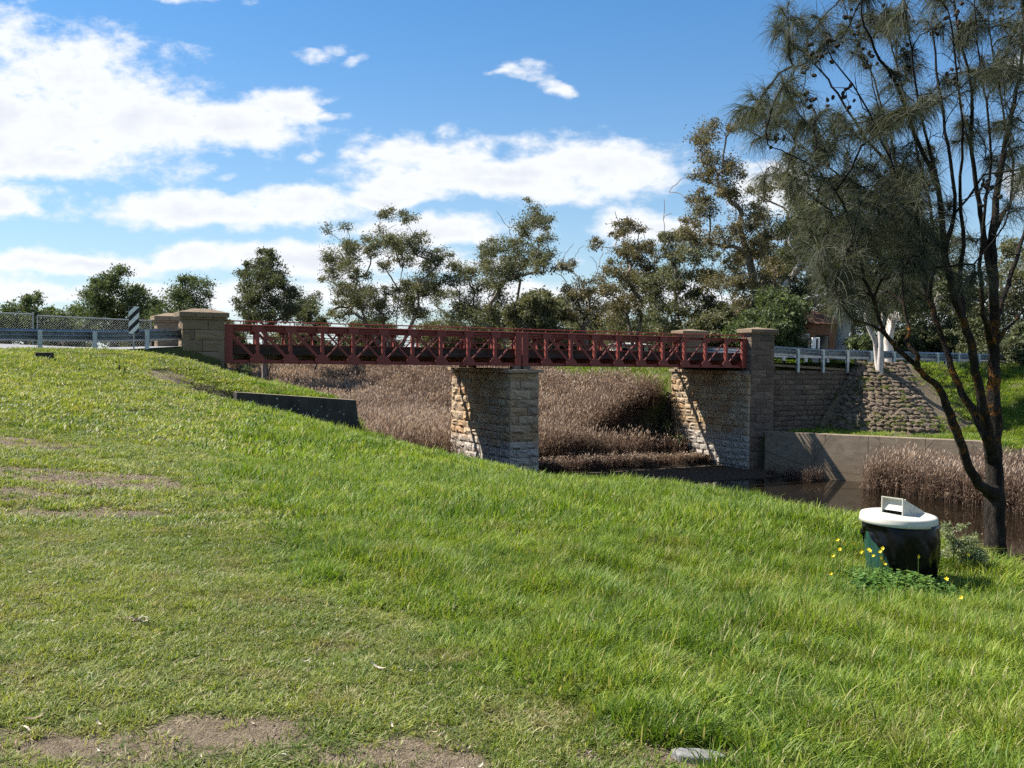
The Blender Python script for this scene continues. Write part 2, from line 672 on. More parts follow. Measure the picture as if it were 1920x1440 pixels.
# bare earth: worn patches in the lawn, the scour, the dirt bench on the far bank
BARE = []
for px_, py_, d_, rx_, ry_, w_ in ((830, 1425, 4.15, .75, .36, 1.2), (700, 1395, 4.3, .4, .2, .9), (300, 1375, 4.4, .5, .22, .9), (980, 1440, 4.1, .35, .2, .8), (420, 1400, 4.3, .7, .30, .9), (180, 1425, 4.2, .7, .30, 1.0), (560, 1345, 4.5, .3, .18, .75), (1300, 1428, 4.12, .30, .17, 1.6), (1110, 1440, 4.1, .4, .2, .9),
                                (110, 905, 12.5, 1.5, 1.1, 1.0), (230, 915, 12.3, 1.3, .8, .9), (30, 945, 11, 1.2, .8, 1.0), (20, 845, 16, 1.3, 1.0, 1.0), (90, 990, 9.8, .9, .6, .9), (200, 985, 9.9, .7, .4, .7), (30, 1160, 6.3, .6, .3, .6),
                                (385, 733, 34.9, 1.6, 1.5, 2.2), (360, 715, 35.6, .9, .9, 1.8), (300, 1010, 9.0, .8, .4, .35)):
    q_ = at(px_, py_, d_)
    BARE.append((q_.x, q_.y, rx_, ry_, w_))
for px_, py_, d_, rx_, ry_, w_ in ((1700, 790, 55.5, 2.2, 1.0, 1.4), (1650, 812, 55, 2.0, .6, 1.2), (1740, 775, 57, 1.5, .9, 1.2), (1635, 770, 57.5, 1.5, .7, 1.2)):
    q_ = at(px_, py_, d_)
    BARE.append((q_.x, q_.y, rx_, ry_, w_))


def bare(x, y):
    b = np.zeros_like(x)
    s, t = st_of(x, y)
    b = np.where((np.hypot(1.5 * np.maximum(0, 38.6 - s), t + .3) < 6.1) & (s > 33) & (s < 41.6) & (t > .3), 1.2, b)
    for (bx, by, rx, ry, w) in BARE:
        b = np.maximum(b, w * np.exp(-(((x - bx) / rx) ** 2 + ((y - by) / ry) ** 2)))
    n = fbm(x * 2.2, y * 2.2, 21)
    n2 = fbm(x * 7.5, y * 7.5, 23, 3)
    return np.clip(b * (-.22 + 1.5 * n + 1.3 * n2) + (fbm(x * .5, y * .5, 33) - .60) * 1.2 + (fbm(x * 1.6, y * 1.6, 37) - .66) * 1.0, 0, 1)


def long_edge(x, y):
    """1 where the grass is left long (towards the water), 0 on the mown part"""
    xb = np.interp(y, [3.0, 4.2, 5.35, 7.1, 9.2, 13, 30, 45], [1.3, .75, .15, -.9, -2.1, -3.6, -8.0, -11.0])
    return sstep(-.5, .6, (x - xb) / (0.45 + 0.09 * y) + (fbm(x * 1.3, y * 1.3, 41) - .5) * 1.6)


def spaced(lo, hi, step):
    return list(np.arange(lo, hi, step))


xs = [-4000, -2500, -1500, -900, -550, -340, -220, -150, -110, -85, -70] + spaced(-60, -8, .55) + spaced(-8, 8, .16) + spaced(8, 45, .42) + [45, 47, 50, 55, 62, 72, 90, 120, 170, 250, 380, 600, 950, 1600, 2600, 4000]
ys = [-3000, -1500, -700, -350, -180, -90, -50, -30, -20, -12, -7, -4, -2] + spaced(-1, 2.5, .4) + spaced(2.5, 13, .15) + spaced(13, 30, .38) + spaced(30, 66, .34) + spaced(66, 150, 1.3) + [150, 156, 165, 180, 200, 230, 270, 330, 420, 560, 800, 1200, 1900, 3000, 5000]
gx, gy = np.meshgrid(np.array(xs), np.array(ys))
gzv = ground(gx, gy)
nx_, ny_ = len(xs), len(ys)
idx = np.arange(nx_ * ny_).reshape(ny_, nx_)
gq = np.stack([idx[:-1, :-1], idx[:-1, 1:], idx[1:, 1:], idx[1:, :-1]], -1).reshape(-1, 4)
gs, gt = st_of(gx, gy)
bed_mask = sstep(-2.4, -3.4, gzv) * 1.0
bed_mask = np.maximum(bed_mask, ((gy > 62) & (gy < 112) & (gs > 6) & (gs < 31)) * 1.0 * sstep(-1.2, -2.2, gzv))

M = Mat('meadow_ground', 0.95, 0.1)
n1 = M.noise(1.1, 5)
n2 = M.noise(14, 5, .65)
n3 = M.noise(70, 3, .7)
soil = M.mix(M.step(n2, .35, .65), M.ramp(n3, [(.25, (.09, .066, .043)), (.5, (.175, .132, .088)), (.8, (.31, .25, .175))]), M.ramp(n3, [(.25, (.15, .112, .073)), (.5, (.25, .195, .132)), (.8, (.39, .325, .235))]))
turf = M.mix(n2, M.ramp(n1, [(.3, (.055, .085, .02)), (.7, (.10, .125, .03))]), (.10, .09, .04))
mud = M.mix(n2, (.05, .038, .028), (.12, .09, .065))
bare_f = M.step(M.math('ADD', M.attr('bare'), M.math('MULTIPLY', M.math('SUBTRACT', n2, .5), .9)), .2, .65)
c = M.mix(bare_f, turf, soil)
c = M.mix(M.attr('bed'), c, mud)
M.color(c).bump(M.math('ADD', n3, n2), 1.0, .045)
MAT_GROUND = M.m
ground_o = np_obj('ground', np.c_[gx.ravel(), gy.ravel(), gzv.ravel()], quads=gq, mat=MAT_GROUND, smooth=True,
                  attrs={'bare': ('POINT', bare(gx, gy).ravel()), 'bed': ('POINT', bed_mask.ravel())})
tag(ground_o, kind='structure')

# ------------------------------------------------------------------ water
M = Mat('creek_water', 0.04, 0.5)
M.color((.012, .0085, .005))
M.p.inputs['IOR'].default_value = 1.33
M.bump(M.noise(1.6, 3, .5, stretch=(1, 1, 1)), .035, .02)
MAT_WATER = M.m
wp = [xy_of(s, t) for s, t in ((2, 0), (36, 0), (36, 12), (48, 70), (2, 70))]
wat = MB().add([(x, y, WATER_Z) for x, y in wp], [(0, 4, 3, 2, 1)])
wat_o = wat.build('water', MAT_WATER)
tag(wat_o, kind='structure')

# ------------------------------------------------------------------ road
M = Mat('road_asphalt', 0.85, 0.3)
rn = M.noise(60, 3, .7)
M.color(M.ramp(M.math('ADD', M.math('MULTIPLY', rn, .5), M.math('MULTIPLY', M.noise(.7, 4), .5)), [(.3, (.15, .15, .155)), (.7, (.26, .255, .25))])).bump(rn, .4, .01)
MAT_ROAD = M.m
MAT_LINE = Mat('road_paint', .7).color((.75, .75, .72)).m
for a, b in ((-60, -0.02), (SPAN + .02, SPAN + 120)):
    ss = np.arange(a, b + .01, 2.0) if b > 0 else np.r_[np.arange(a, b, 1.0), b]
    tt = np.linspace(-6.35, 0.35, 9)
    S, T = np.meshgrid(ss, tt)
    X, Y = xy_of(S, T)
    Z = road_z(S, np.clip(T, -6.35, 0)) + .0
    n = len(ss)
    ii = np.arange(S.size).reshape(S.shape)
    q = np.stack([ii[:-1, :-1], ii[:-1, 1:], ii[1:, 1:], ii[1:, :-1]], -1).reshape(-1, 4)
    ro = np_obj('road', np.c_[X.ravel(), Y.ravel(), Z.ravel()], quads=q[:, ::-1], mat=MAT_ROAD, smooth=True)
    tag(ro, kind='structure')
    for s0 in (np.arange(-58, -4, 9.0) if a < 0 else np.arange(a + 3, a + 100, 9.0)):
        mk = MB()
        pts = [W(s0 + ds, -3.0 + dt, float(road_z(np.array(s0 + ds), np.array(-3.0))) + .005) for ds, dt in ((0, -.06), (3, -.06), (3, .06), (0, .06))]
        mk.add(pts, [(0, 1, 2, 3)])
        mk.build('lane_line', MAT_LINE, ro)


# ------------------------------------------------------------------ stone
def stone_mat(name, tones, pale_z=None, joint=False):
    M = Mat(name, .92, .15)
    r = M.rand()
    base = M.ramp(r, tones)
    n = M.noise(2.6, 5, .6)
    n2 = M.noise(22, 5, .65)
    c = M.mix(M.math('MULTIPLY', n, .55), base, M.mix(.5, base, (.12, .085, .06)), 'MIX')
    c = M.mix(M.math('MULTIPLY', M.step(n2, .5, .8), .35), c, (.60, .50, .38))
    if pale_z is not None:
        sp = M.node('ShaderNodeSeparateXYZ')
        M.l.new(M.pos(), sp.inputs[0])
        h = M.math('ADD', sp.outputs[2], M.math('MULTIPLY', M.math('SUBTRACT', n, .5), 1.6))
        pale = M.math('SUBTRACT', 1.0, M.step(h, pale_z - .35, pale_z + .35))
        c = M.mix(M.math('MULTIPLY', pale, .8), c, M.mix(n2, (.26, .235, .21), (.48, .45, .41)))
        low = M.math('SUBTRACT', 1.0, M.step(h, -5.0, -4.3))
        c = M.mix(M.math('MULTIPLY', low, .7), c, (.09, .08, .06))
    dark = M.step(M.noise(.9, 4, .6), .55, .8)
    c = M.mix(M.math('MULTIPLY', dark, .45), c, (.10, .085, .075))
    M.color(c).bump(M.math('ADD', M.noise(16, 6, .7), M.math('MULTIPLY', n, 1.0)), .8, .035)
    return M.m


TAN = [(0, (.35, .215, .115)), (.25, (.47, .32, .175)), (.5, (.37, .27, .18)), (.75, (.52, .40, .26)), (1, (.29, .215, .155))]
SHADE_TONES = [(0, (.105, .076, .058)), (.3, (.175, .128, .096)), (.6, (.125, .096, .078)), (.85, (.215, .16, .12)), (1, (.085, .066, .056))]  # sandstone tones darkened to stand in for shade on the unlit walls
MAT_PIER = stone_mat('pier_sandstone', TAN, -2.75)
MAT_WING = stone_mat('wing_wall_stone', SHADE_TONES)
MAT_PILLAR = stone_mat('pillar_sandstone', [(0, (.19, .138, .09)), (.5, (.255, .19, .125)), (1, (.16, .12, .085))])  # pillar tones lowered as well, shade put into the stone colour
MAT_MORTAR = Mat('mortar', .95).color((.15, .125, .10)).m
MAT_MORTAR_PALE = Mat('pale_mortar', .95).color((.27, .235, .195)).m


def block_mesh(name, seed, rough, mat):
    """a squared stone with a rock face on +y; unit size"""
    rn = random.Random(seed)
    g = 5
    vs, fs = [], []
    for j in range(g):
        for i in range(g):
            x, z = i / (g - 1) - .5, j / (g - 1) - .5
            edge = i in (0, g - 1) or j in (0, g - 1)
            y = .5 - .16 * rough + rn.uniform(-.05, .05) * rough if edge else .5 + rn.uniform(-.16, .22) * rough
            jx = 0 if i in (0, g - 1) else rn.uniform(-.06, .06)
            jz = 0 if j in (0, g - 1) else rn.uniform(-.06, .06)
            if edge:
                x += rn.uniform(-.012, .004) * (1 if x > 0 else -1)
                z += rn.uniform(-.03, .006) * (1 if z > 0 else -1)
            vs.append((x + jx, y, z + jz))
    for j in range(g - 1):
        for i in range(g - 1):
            a = j * g + i
            fs.append((a, a + g, a + g + 1, a + 1))
    rim = [i for i in range(g)] + [j * g + g - 1 for j in range(1, g)] + [(g - 1) * g + i for i in range(g - 2, -1, -1)] + [j * g for j in range(g - 2, 0, -1)]
    o = len(vs)
    for r_ in rim:
        vs.append((vs[r_][0], -.5, vs[r_][2]))
    n = len(rim)
    for k in range(n):
        fs.append((rim[k], rim[(k + 1) % n], o + (k + 1) % n, o + k))
    return MB().add(vs, fs).mesh(name, mat)


BLOCKS = {}


def blocks(mat, rough, count=7):
    k = (mat.name, rough)
    if k not in BLOCKS:
        BLOCKS[k] = [block_mesh('stone', hash(k) % 1000 + 31 * i if False else 31 * i + int(rough * 100), rough, mat) for i in range(count)]
    return BLOCKS[k]


def stone(mesh, name, M4, parent):
    o = bpy.data.objects.new(name, mesh)
    COL.objects.link(o)
    o.matrix_world = M4
    o.parent = parent
    o.matrix_parent_inverse = WORLD[parent.name].inverted() if parent.name in WORLD else Matrix()
    o.matrix_basis = M4
    return o


def coursed(parent, O, N, L, z0, z1, mat, ch=.38, lens=(.55, 1.05), depth=.30, rough=.6, joint=.018, seed=0, top=None, batter=0.0, name='stone', bottom=None):
    """squared stones laid in courses on a face; O = left end as seen from outside, at z=0"""
    rn = random.Random(seed)
    N = Vector(N).normalized()
    U = N.cross(UP)
    O = Vector(O)
    run = -U                                    # from O along the face
    ms = blocks(mat, rough)
    z = z1
    k = 0
    while z > z0 + .08:
        h = min(ch * rn.uniform(.86, 1.14), z - z0)
        if z - z0 - h < .12:
            h = z - z0
        x = -.0
        first = True
        while x < L - .02:
            l = rn.uniform(*lens)
            if first and k % 2:
                l *= .55
            first = False
            if L - x - l < lens[0] * .5:
                l = L - x
            cz = z - h / 2
            xm = x + l / 2
            ok = (top is None or cz + h * .35 < top(xm)) and (bottom is None or cz + h / 2 > bottom(xm))
            if ok:
                c = O + run * xm + N * (-depth / 2 + batter * (z1 - cz) + rn.uniform(-.015, .03) * rough) + UP * cz
                Mx = Matrix((U * (l - joint), N * depth, UP * (h - joint))).transposed().to_4x4()
                if rn.random() < .5:
                    Mx = Mx @ Matrix.Diagonal((-1, 1, -1, 1))
                Mx.translation = c
                stone(rn.choice(ms), name, Mx, parent)
            x += l
        z -= h
        k += 1


def core(parent, s0, s1, t0, t1, z0, z1, mat, name='core'):
    mb = MB()
    mb.prism([W(s0, t0, z0), W(s1, t0, z0), W(s1, t1, z0), W(s0, t1, z0)], UP * (z1 - z0))
    return mb.build(name, mat, parent)


def stone_post(parent, s0, s1, t0, t1, z0, z1, mat, seed, ch=.4, lens=(.7, 1.2), rough=.45, faces='lfrb', pm=None, batter=0.0):
    core(parent, s0 + .07, s1 - .07, t0 + .07, t1 - .07, z0 - .05, z1, pm or MAT_MORTAR)
    kw = dict(mat=mat, ch=ch, lens=lens, rough=rough)
    if 'l' in faces:
        coursed(parent, W(s0, t0), -NB, t1 - t0, z0, z1, seed=seed, batter=batter, **kw)
    if 'f' in faces:
        coursed(parent, W(s0, t1), NF, s1 - s0, z0, z1, seed=seed, batter=batter, **kw)
    if 'r' in faces:
        coursed(parent, W(s1, t1), NB, t1 - t0, z0, z1, seed=seed + 2, batter=batter, **kw)
    if 'b' in faces:
        coursed(parent, W(s1, t0), -NF, s1 - s0, z0, z1, seed=seed + 3, batter=batter, **kw)


def cap(parent, s0, s1, t0, t1, z, mat, n=3, th=.2, rise=.13, ov=.16):
    """overhanging cap of n stones with a low hipped top"""
    a, b = s0 - ov, s1 + ov
    for i in range(n):
        sa, sb = a + (b - a) * i / n + .008, a + (b - a) * (i + 1) / n - .008
        tm = (t0 + t1) / 2
        lo = [W(sa, t0 - ov, z), W(sb, t0 - ov, z), W(sb, t1 + ov, z), W(sa, t1 + ov, z)]
        hi = [p + UP * th for p in lo]
        inset = (t1 - t0) / 2 * .8
        def rz(s):
            return rise * min(1, (s - a) / inset, (b - s) / inset)
        r0, r1 = W(sa, tm, z + th + max(.0, rz(sa))), W(sb, tm, z + th + max(.0, rz(sb)))
        MB().add(lo + hi + [r0, r1], [(3, 2, 1, 0), (0, 1, 5, 4), (2, 3, 7, 6), (1, 2, 6, 9, 5), (3, 0, 4, 8, 7), (4, 5, 9, 8), (6, 7, 8, 9)]).build('cap_stone', mat, parent, bevel=.012)
    nk = MB()
    nk.prism([W(s0 - .06, t0 - .06, z - .09), W(s1 + .06, t0 - .06, z - .09), W(s1 + .06, t1 + .06, z - .09), W(s0 - .06, t1 + .06, z - .09)], UP * .088)
    nk.build('neck_stone', mat, parent)


MID = SPAN / 2
pier = empty('stone_pier', W(MID, -3, -5.4), 'sandstone bridge pier standing mid-creek, sunlit orange stones on one edge', 'bridge pier')
zt = bz(MID) - .17
stone_post(pier, MID - .82, MID + .82, -6.25, .5, -5.5, zt - .16, MAT_PIER, 11, ch=.42, lens=(.6, 1.2), rough=1.0, pm=MAT_MORTAR_PALE, batter=.012)
for i in range(7):
    a, b = -6.4 + 7.05 * i / 7, -6.4 + 7.05 * (i + 1) / 7
    MB().prism([W(MID - 1.0, a + .01, zt - .16), W(MID + 1.0, a + .01, zt - .16), W(MID + 1.0, b - .01, zt - .16), W(MID - 1.0, b - .01, zt - .16)], UP * .155).build('cap_stone', MAT_PIER, pier, bevel=.02)
for tt_ in (-6.0, 0.0):
    for ds in (-.28, .28):
        MB().prism([W(MID + ds - .2, tt_ - .2, zt - .006), W(MID + ds + .2, tt_ - .2, zt - .006), W(MID + ds + .2, tt_ + .2, zt - .006), W(MID + ds - .2, tt_ + .2, zt - .006)], UP * .17).build('bearing_plate', MAT_MORTAR, pier)

# right abutment, its two pillars and the wing wall
rab = empty('stone_abutment', W(SPAN + .5, -3, -5.4), 'pale sandstone bridge abutment at the far end, half in diagonal shadow', 'abutment')
zt = bz(SPAN) - .17
core(rab, SPAN - .15, SPAN + 1.6, -6.4, .38, -5.5, zt, MAT_MORTAR_PALE)
coursed(rab, W(SPAN - .22, -6.5), -NB, 7.0, -5.5, zt - .17, MAT_PIER, ch=.38, lens=(.5, 1.0), rough=1.0, seed=23)
for i in range(6):
    a, b = -6.6 + 6.4 * i / 6, -6.6 + 6.4 * (i + 1) / 6
    MB().prism([W(SPAN - .36, a + .01, zt - .165), W(SPAN + .3, a + .01, zt - .165), W(SPAN + .3, b - .01, zt - .165), W(SPAN - .36, b - .01, zt - .165)], UP * .16).build('cap_stone', MAT_PIER, rab, bevel=.02)
for nm, t0, t1, lab, z0, sd in (('stone_pillar', -.42, .52, 'square stone pillar ending the near red railing at the far bank', -5.5, 41),
                                ('stone_pillar', -6.5, -5.6, 'small capped stone pillar seen behind the far end of the red railing', .2, 47)):
    p = empty(nm, W(SPAN + 1, (t0 + t1) / 2, z0 + .1), lab, 'pillar', 'stone pillars at the bridge corners')
    stone_post(p, SPAN - .02, SPAN + 1.72, t0, t1, z0, 2.92, MAT_PILLAR if z0 > -2 else MAT_WING, sd, ch=.42, lens=(.6, 1.1), rough=.5)
    cap(p, SPAN - .02, SPAN + 1.72, t0, t1, 3.0, MAT_PILLAR, n=2)
wing = empty('stone_wing_wall', W(SPAN + 4, .3, -2.4), 'dark coursed stone wing wall running back from the far pillar', 'wing wall')
WG0, WG1 = SPAN + 1.73, SPAN + 8.0


def wing_top(x):
    return 1.12 - .045 * x


core(wing, WG0, WG1 - .05, -.25, .12, -3.0, .72, MAT_MORTAR)
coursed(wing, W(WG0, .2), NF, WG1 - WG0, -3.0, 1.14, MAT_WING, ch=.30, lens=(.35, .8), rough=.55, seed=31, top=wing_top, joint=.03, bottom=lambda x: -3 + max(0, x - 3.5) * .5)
coursed(wing, W(WG1, .2), NB, .5, -2.0, .75, MAT_WING, ch=.30, lens=(.3, .5), rough=.55, seed=33)
for i in range(6):
    a, b = WG0 + (WG1 - WG0) * i / 6, WG0 + (WG1 - WG0) * (i + 1) / 6
    za, zb = wing_top(a - WG0), wing_top(b - WG0)
    MB().prism([W(a + .008, .26, za), W(b - .008, .26, zb), W(b - .008, .26, zb + .13), W(a + .008, .26, za + .13)], -NF * .6).build('coping_stone', MAT_PILLAR, wing, bevel=.012)

# left abutment and its pillars
lab_o = empty('stone_abutment', W(-1, -3, -.5), 'dark stone abutment base under the pillar nearest the guardrail', 'abutment')
zt = bz(0) - .17
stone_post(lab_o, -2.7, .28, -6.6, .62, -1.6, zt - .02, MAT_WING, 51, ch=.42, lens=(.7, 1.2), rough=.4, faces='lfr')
ext = MB()
ext.prism([W(-3.9, .35, 1.05), W(-2.72, .35, 1.15), W(-2.72, .62, 1.15), W(-3.9, .62, 1.05)], UP * .12)
ext.build('step_stone', MAT_WING, lab_o, bevel=.02)
for t0, t1, lab, sd in ((-.42, .5, 'broad capped sandstone pillar at the near left end of the red bridge', 61), (-6.5, -5.6, 'weathered capped stone pillar behind the first one, beside the road', 67)):
    p = empty('stone_pillar', W(-1, (t0 + t1) / 2, .7), lab, 'pillar', 'stone pillars at the bridge corners')
    stone_post(p, -1.78, -.03, t0, t1, .98, 2.98, MAT_PILLAR, sd, ch=.44, lens=(.75, 1.3), rough=.5)
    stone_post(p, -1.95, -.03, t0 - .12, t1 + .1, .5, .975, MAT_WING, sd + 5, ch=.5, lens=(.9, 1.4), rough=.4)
    cap(p, -1.78, -.03, t0, t1, 3.07, MAT_PILLAR, n=3, rise=.17)

# ------------------------------------------------------------------ the red bridge
M = Mat('oxide_red_paint', .55, .35)
rn_ = M.noise(1.3, 5, .6)
rst = M.step(M.noise(9, 5, .7), .56, .72)
c = M.mix(rn_, (.185, .036, .026), (.26, .058, .041))
c = M.mix(M.math('MULTIPLY', rst, .5), c, (.16, .05, .03))
c = M.mix(M.math('MULTIPLY', M.step(M.noise(30, 3, .6), .68, .8), .4), c, (.30, .13, .10))
M.color(c).bump(M.noise(40, 4, .6), .3, .006)
MAT_RED = M.m
M = Mat('deck_concrete', .9, .2)
M.color(M.ramp(M.noise(1.5, 6, .65, stretch=(1, 1, 3)), [(.3, (.03, .027, .024)), (.55, (.06, .054, .048)), (.8, (.10, .09, .08))])).bump(M.noise(20, 4), .4, .02)
MAT_DECK = M.m
bridge = empty('truss_bridge', W(0, -3, bz(0)), 'low red iron truss road bridge crossing the creek on stone supports', 'bridge')
NPAN = 10
PAN = MID / NPAN


def truss(sa, sb, t, front):
    """one panel-point truss between two supports; front = +1 if its outside faces the camera"""
    H = TRUSS_H
    a, b = sa + .03, sb - .03
    mb = MB()
    mb.prism([W(a, t - .15, bz(a)), W(b, t - .15, bz(b)), W(b, t + .15, bz(b)), W(a, t + .15, bz(a))], UP * .035)
    mb.prism([W(a, t - .035, bz(a) + .036), W(b, t - .035, bz(b) + .036), W(b, t + .035, bz(b) + .036), W(a, t + .035, bz(a) + .036)], UP * .115)
    tr = mb.build('truss', MAT_RED, bridge, bevel=.006)
    tr['label'] = 'oxide red riveted truss side' if front > 0 else 'red truss side on the far edge of the deck'
    WORLD[tr.name] = Matrix()

    def part(name, mb, bev=0.0):
        o = mb.build(name, MAT_RED, None, bevel=bev)
        o.parent = tr
        o.matrix_parent_inverse = Matrix()
        return o
    tr.matrix_parent_inverse = WORLD[bridge.name].inverted()
    m = MB()
    m.prism([W(a, t - .17, bz(a) + H - .035), W(b, t - .17, bz(b) + H - .035), W(b, t + .17, bz(b) + H - .035), W(a, t + .17, bz(a) + H - .035)], UP * .035)
    m.prism([W(a, t - .05, bz(a) + H - .17), W(b, t - .05, bz(b) + H - .17), W(b, t + .05, bz(b) + H - .17), W(a, t + .05, bz(a) + H - .17)], UP * .134)
    part('top_chord', m, .006)
    m = MB()
    m.prism([W(a + .3, t - .13, bz(a) + H - .26), W(b - .3, t - .13, bz(b) + H - .26), W(b - .3, t - .07, bz(b) + H - .26), W(a + .3, t - .07, bz(a) + H - .26)], UP * .02)
    part('tie_angle', m)
    for e, w in ((a + .17, .34), (b - .17, .34)):
        z = bz(e)
        m = MB()
        m.prism([W(e - w / 2, t + .155 * front, z - .01), W(e + w / 2, t + .155 * front, z - .01), W(e + w / 2, t + .175 * front, z - .01), W(e - w / 2, t + .175 * front, z - .01)], UP * (H - .03))
        m.prism([W(e - .03, t - .14, z + .036), W(e + .03, t - .14, z + .036), W(e + .03, t + .153, z + .036), W(e - .03, t + .153, z + .036)], UP * (H - .08))
        part('end_post', m, .004)
    for i in range(1, NPAN):
        s = sa + i * PAN
        z = bz(s)
        m = MB()
        m.prism([W(s - .075, t + .12 * front, z + .036), W(s + .075, t + .12 * front, z + .036), W(s + .075, t + .135 * front, z + .036), W(s - .075, t + .135 * front, z + .036)], UP * (H - .075))
        m.prism([W(s - .012, t - .13, z + .15), W(s + .012, t - .13, z + .15), W(s + .012, t + .118, z + .15), W(s - .012, t + .118, z + .15)], UP * (H - .33))
        part('vertical', m)
        m = MB()
        f = t + .137 * front
        m.prism([W(s - .33, f, z + .04), W(s + .33, f, z + .04), W(s + .33, f, z + .20), W(s + .13, f, z + .42), W(s - .13, f, z + .42), W(s - .33, f, z + .20)], NF * .014 * front)
        part('gusset_plate', m)
        m = MB()
        m.prism([W(s - .2, f, z + H - .30), W(s + .2, f, z + H - .30), W(s + .27, f, z + H - .04), W(s - .27, f, z + H - .04)], NF * .013 * front)
        part('gusset_plate', m)
    for i in range(NPAN):
        s0, s1 = sa + i * PAN, sa + (i + 1) * PAN
        zl, zr = bz(s0), bz(s1)
        if i <= 6:      # falling to the right
            w = .13 if i < 3 else .09
            part('diagonal', MB().bar(W(s0 + .06, t + .105 * front, zl + H - .12), W(s1 - .06, t + .105 * front, zr + .16), w, .018, NB))
        if i >= 3:      # rising to the right
            part('diagonal', MB().bar(W(s0 + .06, t + .07 * front, zl + .16), W(s1 - .06, t + .07 * front, zr + H - .12), .075, .03, NB))
    for zz in (.83, 1.15):
        part('mid_rail', MB().bar(W(a + .2, t - .10 * front, bz(a) + zz), W(b - .2, t - .10 * front, bz(b) + zz), .04, .04, UP))
    m = MB().tube([W(a - .05 + (b - a + .1) * k / 8, t, bz(a + (b - a) * k / 8) + H + .17) for k in range(9)], .028, 6)
    part('handrail', m)
    for i in range(0, NPAN + 1):
        s = min(max(sa + i * PAN, a + .1), b - .1)
        part('rail_post', MB().bar(W(s, t, bz(s) + H), W(s, t, bz(s) + H + .16), .035, .035, NB))


for sa, sb in ((0.0, MID), (MID, SPAN)):
    truss(sa, sb, 0.0, 1)
    truss(sa, sb, -6.0, -1)
dk = MB()
dk.prism([W(-.02, -5.72, bz(0) + .40), W(SPAN + .02, -5.72, bz(SPAN) + .40), W(SPAN + .02, -.28, bz(SPAN) + .40), W(-.02, -.28, bz(0) + .40)], UP * .31)
deck = dk.build('deck', MAT_DECK, bridge)
WORLD[deck.name] = Matrix()
for t in (-5.60, -.40):
    k = MB()
    k.prism([W(.02, t - .11, bz(0) + .712), W(SPAN - .02, t - .11, bz(SPAN) + .712), W(SPAN - .02, t + .11, bz(SPAN) + .712), W(.02, t + .11, bz(0) + .712)], UP * .11)
    o = k.build('kerb', MAT_DECK)
    o.parent = deck
for i in range(0, 2 * NPAN + 1):
    s = min(max(i * PAN, .2), SPAN - .2)
    m = MB()
    m.prism([W(s - .07, -5.95, bz(s) + .16), W(s + .07, -5.95, bz(s) + .16), W(s + .07, -.06, bz(s) + .16), W(s - .07, -.06, bz(s) + .16)], UP * .235)
    o = m.build('cross_beam', MAT_RED)
    o.parent = deck

# ------------------------------------------------------------------ concrete walls
M = Mat('shade_dark_lichened_concrete', .9, .15)
lich = M.math('SUBTRACT', 1.0, M.step(M.math('ADD', M.voro(3.6), M.math('MULTIPLY', M.noise(2.2, 4), .34)), .25, .31))
lich2 = M.math('SUBTRACT', 1.0, M.step(M.voro(5.5), .10, .2))
nn = M.noise(1.1, 5, .6)
sp = M.node('ShaderNodeNewGeometry').outputs['Normal']
sx = M.node('ShaderNodeSeparateXYZ')
M.l.new(sp, sx.inputs[0])
c = M.ramp(M.noise(2.5, 6, .7, stretch=(1, 1, .4)), [(.3, (.028, .027, .026)), (.7, (.075, .07, .064))])  # dark algae tone, deepened to paint in the shade on the face
c = M.mix(M.math('MULTIPLY', lich, M.step(nn, .3, .45)), c, (.34, .35, .34))
c = M.mix(M.math('MULTIPLY', M.math('MULTIPLY', lich2, M.step(M.noise(.6, 2), .5, .6)), .6), c, (.45, .46, .46))
c = M.mix(M.step(sx.outputs[2], .7, .9), c, M.mix(nn, (.26, .21, .15), (.36, .30, .22)))  # upward faces painted paler tan, as if sunlit
M.color(c).bump(M.noise(30, 5, .7), .5, .01)
MAT_LICHEN = M.m
q0, q1 = at(444, 735, 36.0), at(668, 750, 38.4)
wv = (q1 - q0)
wn_ = Vector((wv.y, -wv.x, 0)).normalized()
cw = MB()
face = [q0 + UP * -1.6 - wv * .02, q1 + UP * -2.6 + wv.normalized() * .33, q1, q0]
cw.prism(face, -wn_ * .45)
lw = cw.build('concrete_wing_wall', MAT_LICHEN, bevel=.02)
tag(lw, 'low dark concrete wall with white lichen spots set in the grass bank', 'concrete wall')

M = Mat('bank_wall_concrete', .9, .2)
sp = M.node('ShaderNodeSeparateXYZ')
M.l.new(M.pos(), sp.inputs[0])
nn = M.noise(.5, 5, .6, stretch=(1, 1, 4))
c = M.ramp(M.noise(1.6, 7, .65, stretch=(1, 1, 2.2)), [(.25, (.15, .115, .080)), (.55, (.235, .185, .130)), (.8, (.31, .25, .185))])
stain = M.math('SUBTRACT', 1.0, M.step(M.math('ADD', sp.outputs[2], M.math('MULTIPLY', nn, .9)), -4.0, -3.3))
c = M.mix(M.math('MULTIPLY', stain, .6), c, (.22, .16, .10))
crk = M.math('SUBTRACT', 1.0, M.step(M.voro(.35, feature='DISTANCE_TO_EDGE'), .0, .012))
c = M.mix(M.math('MULTIPLY', crk, .7), c, (.06, .05, .04))
M.color(c).bump(M.noise(18, 6, .7), .5, .02)
MAT_BANKWALL = M.m
ra, rb = RA, RB
wv = rb - ra
wn_ = Vector((wv.y, -wv.x, 0)).normalized()
bw = empty('retaining_wall', (ra.x, ra.y, -5), 'long pale concrete retaining wall rising from the water on the far bank', 'retaining wall')
npn = 4
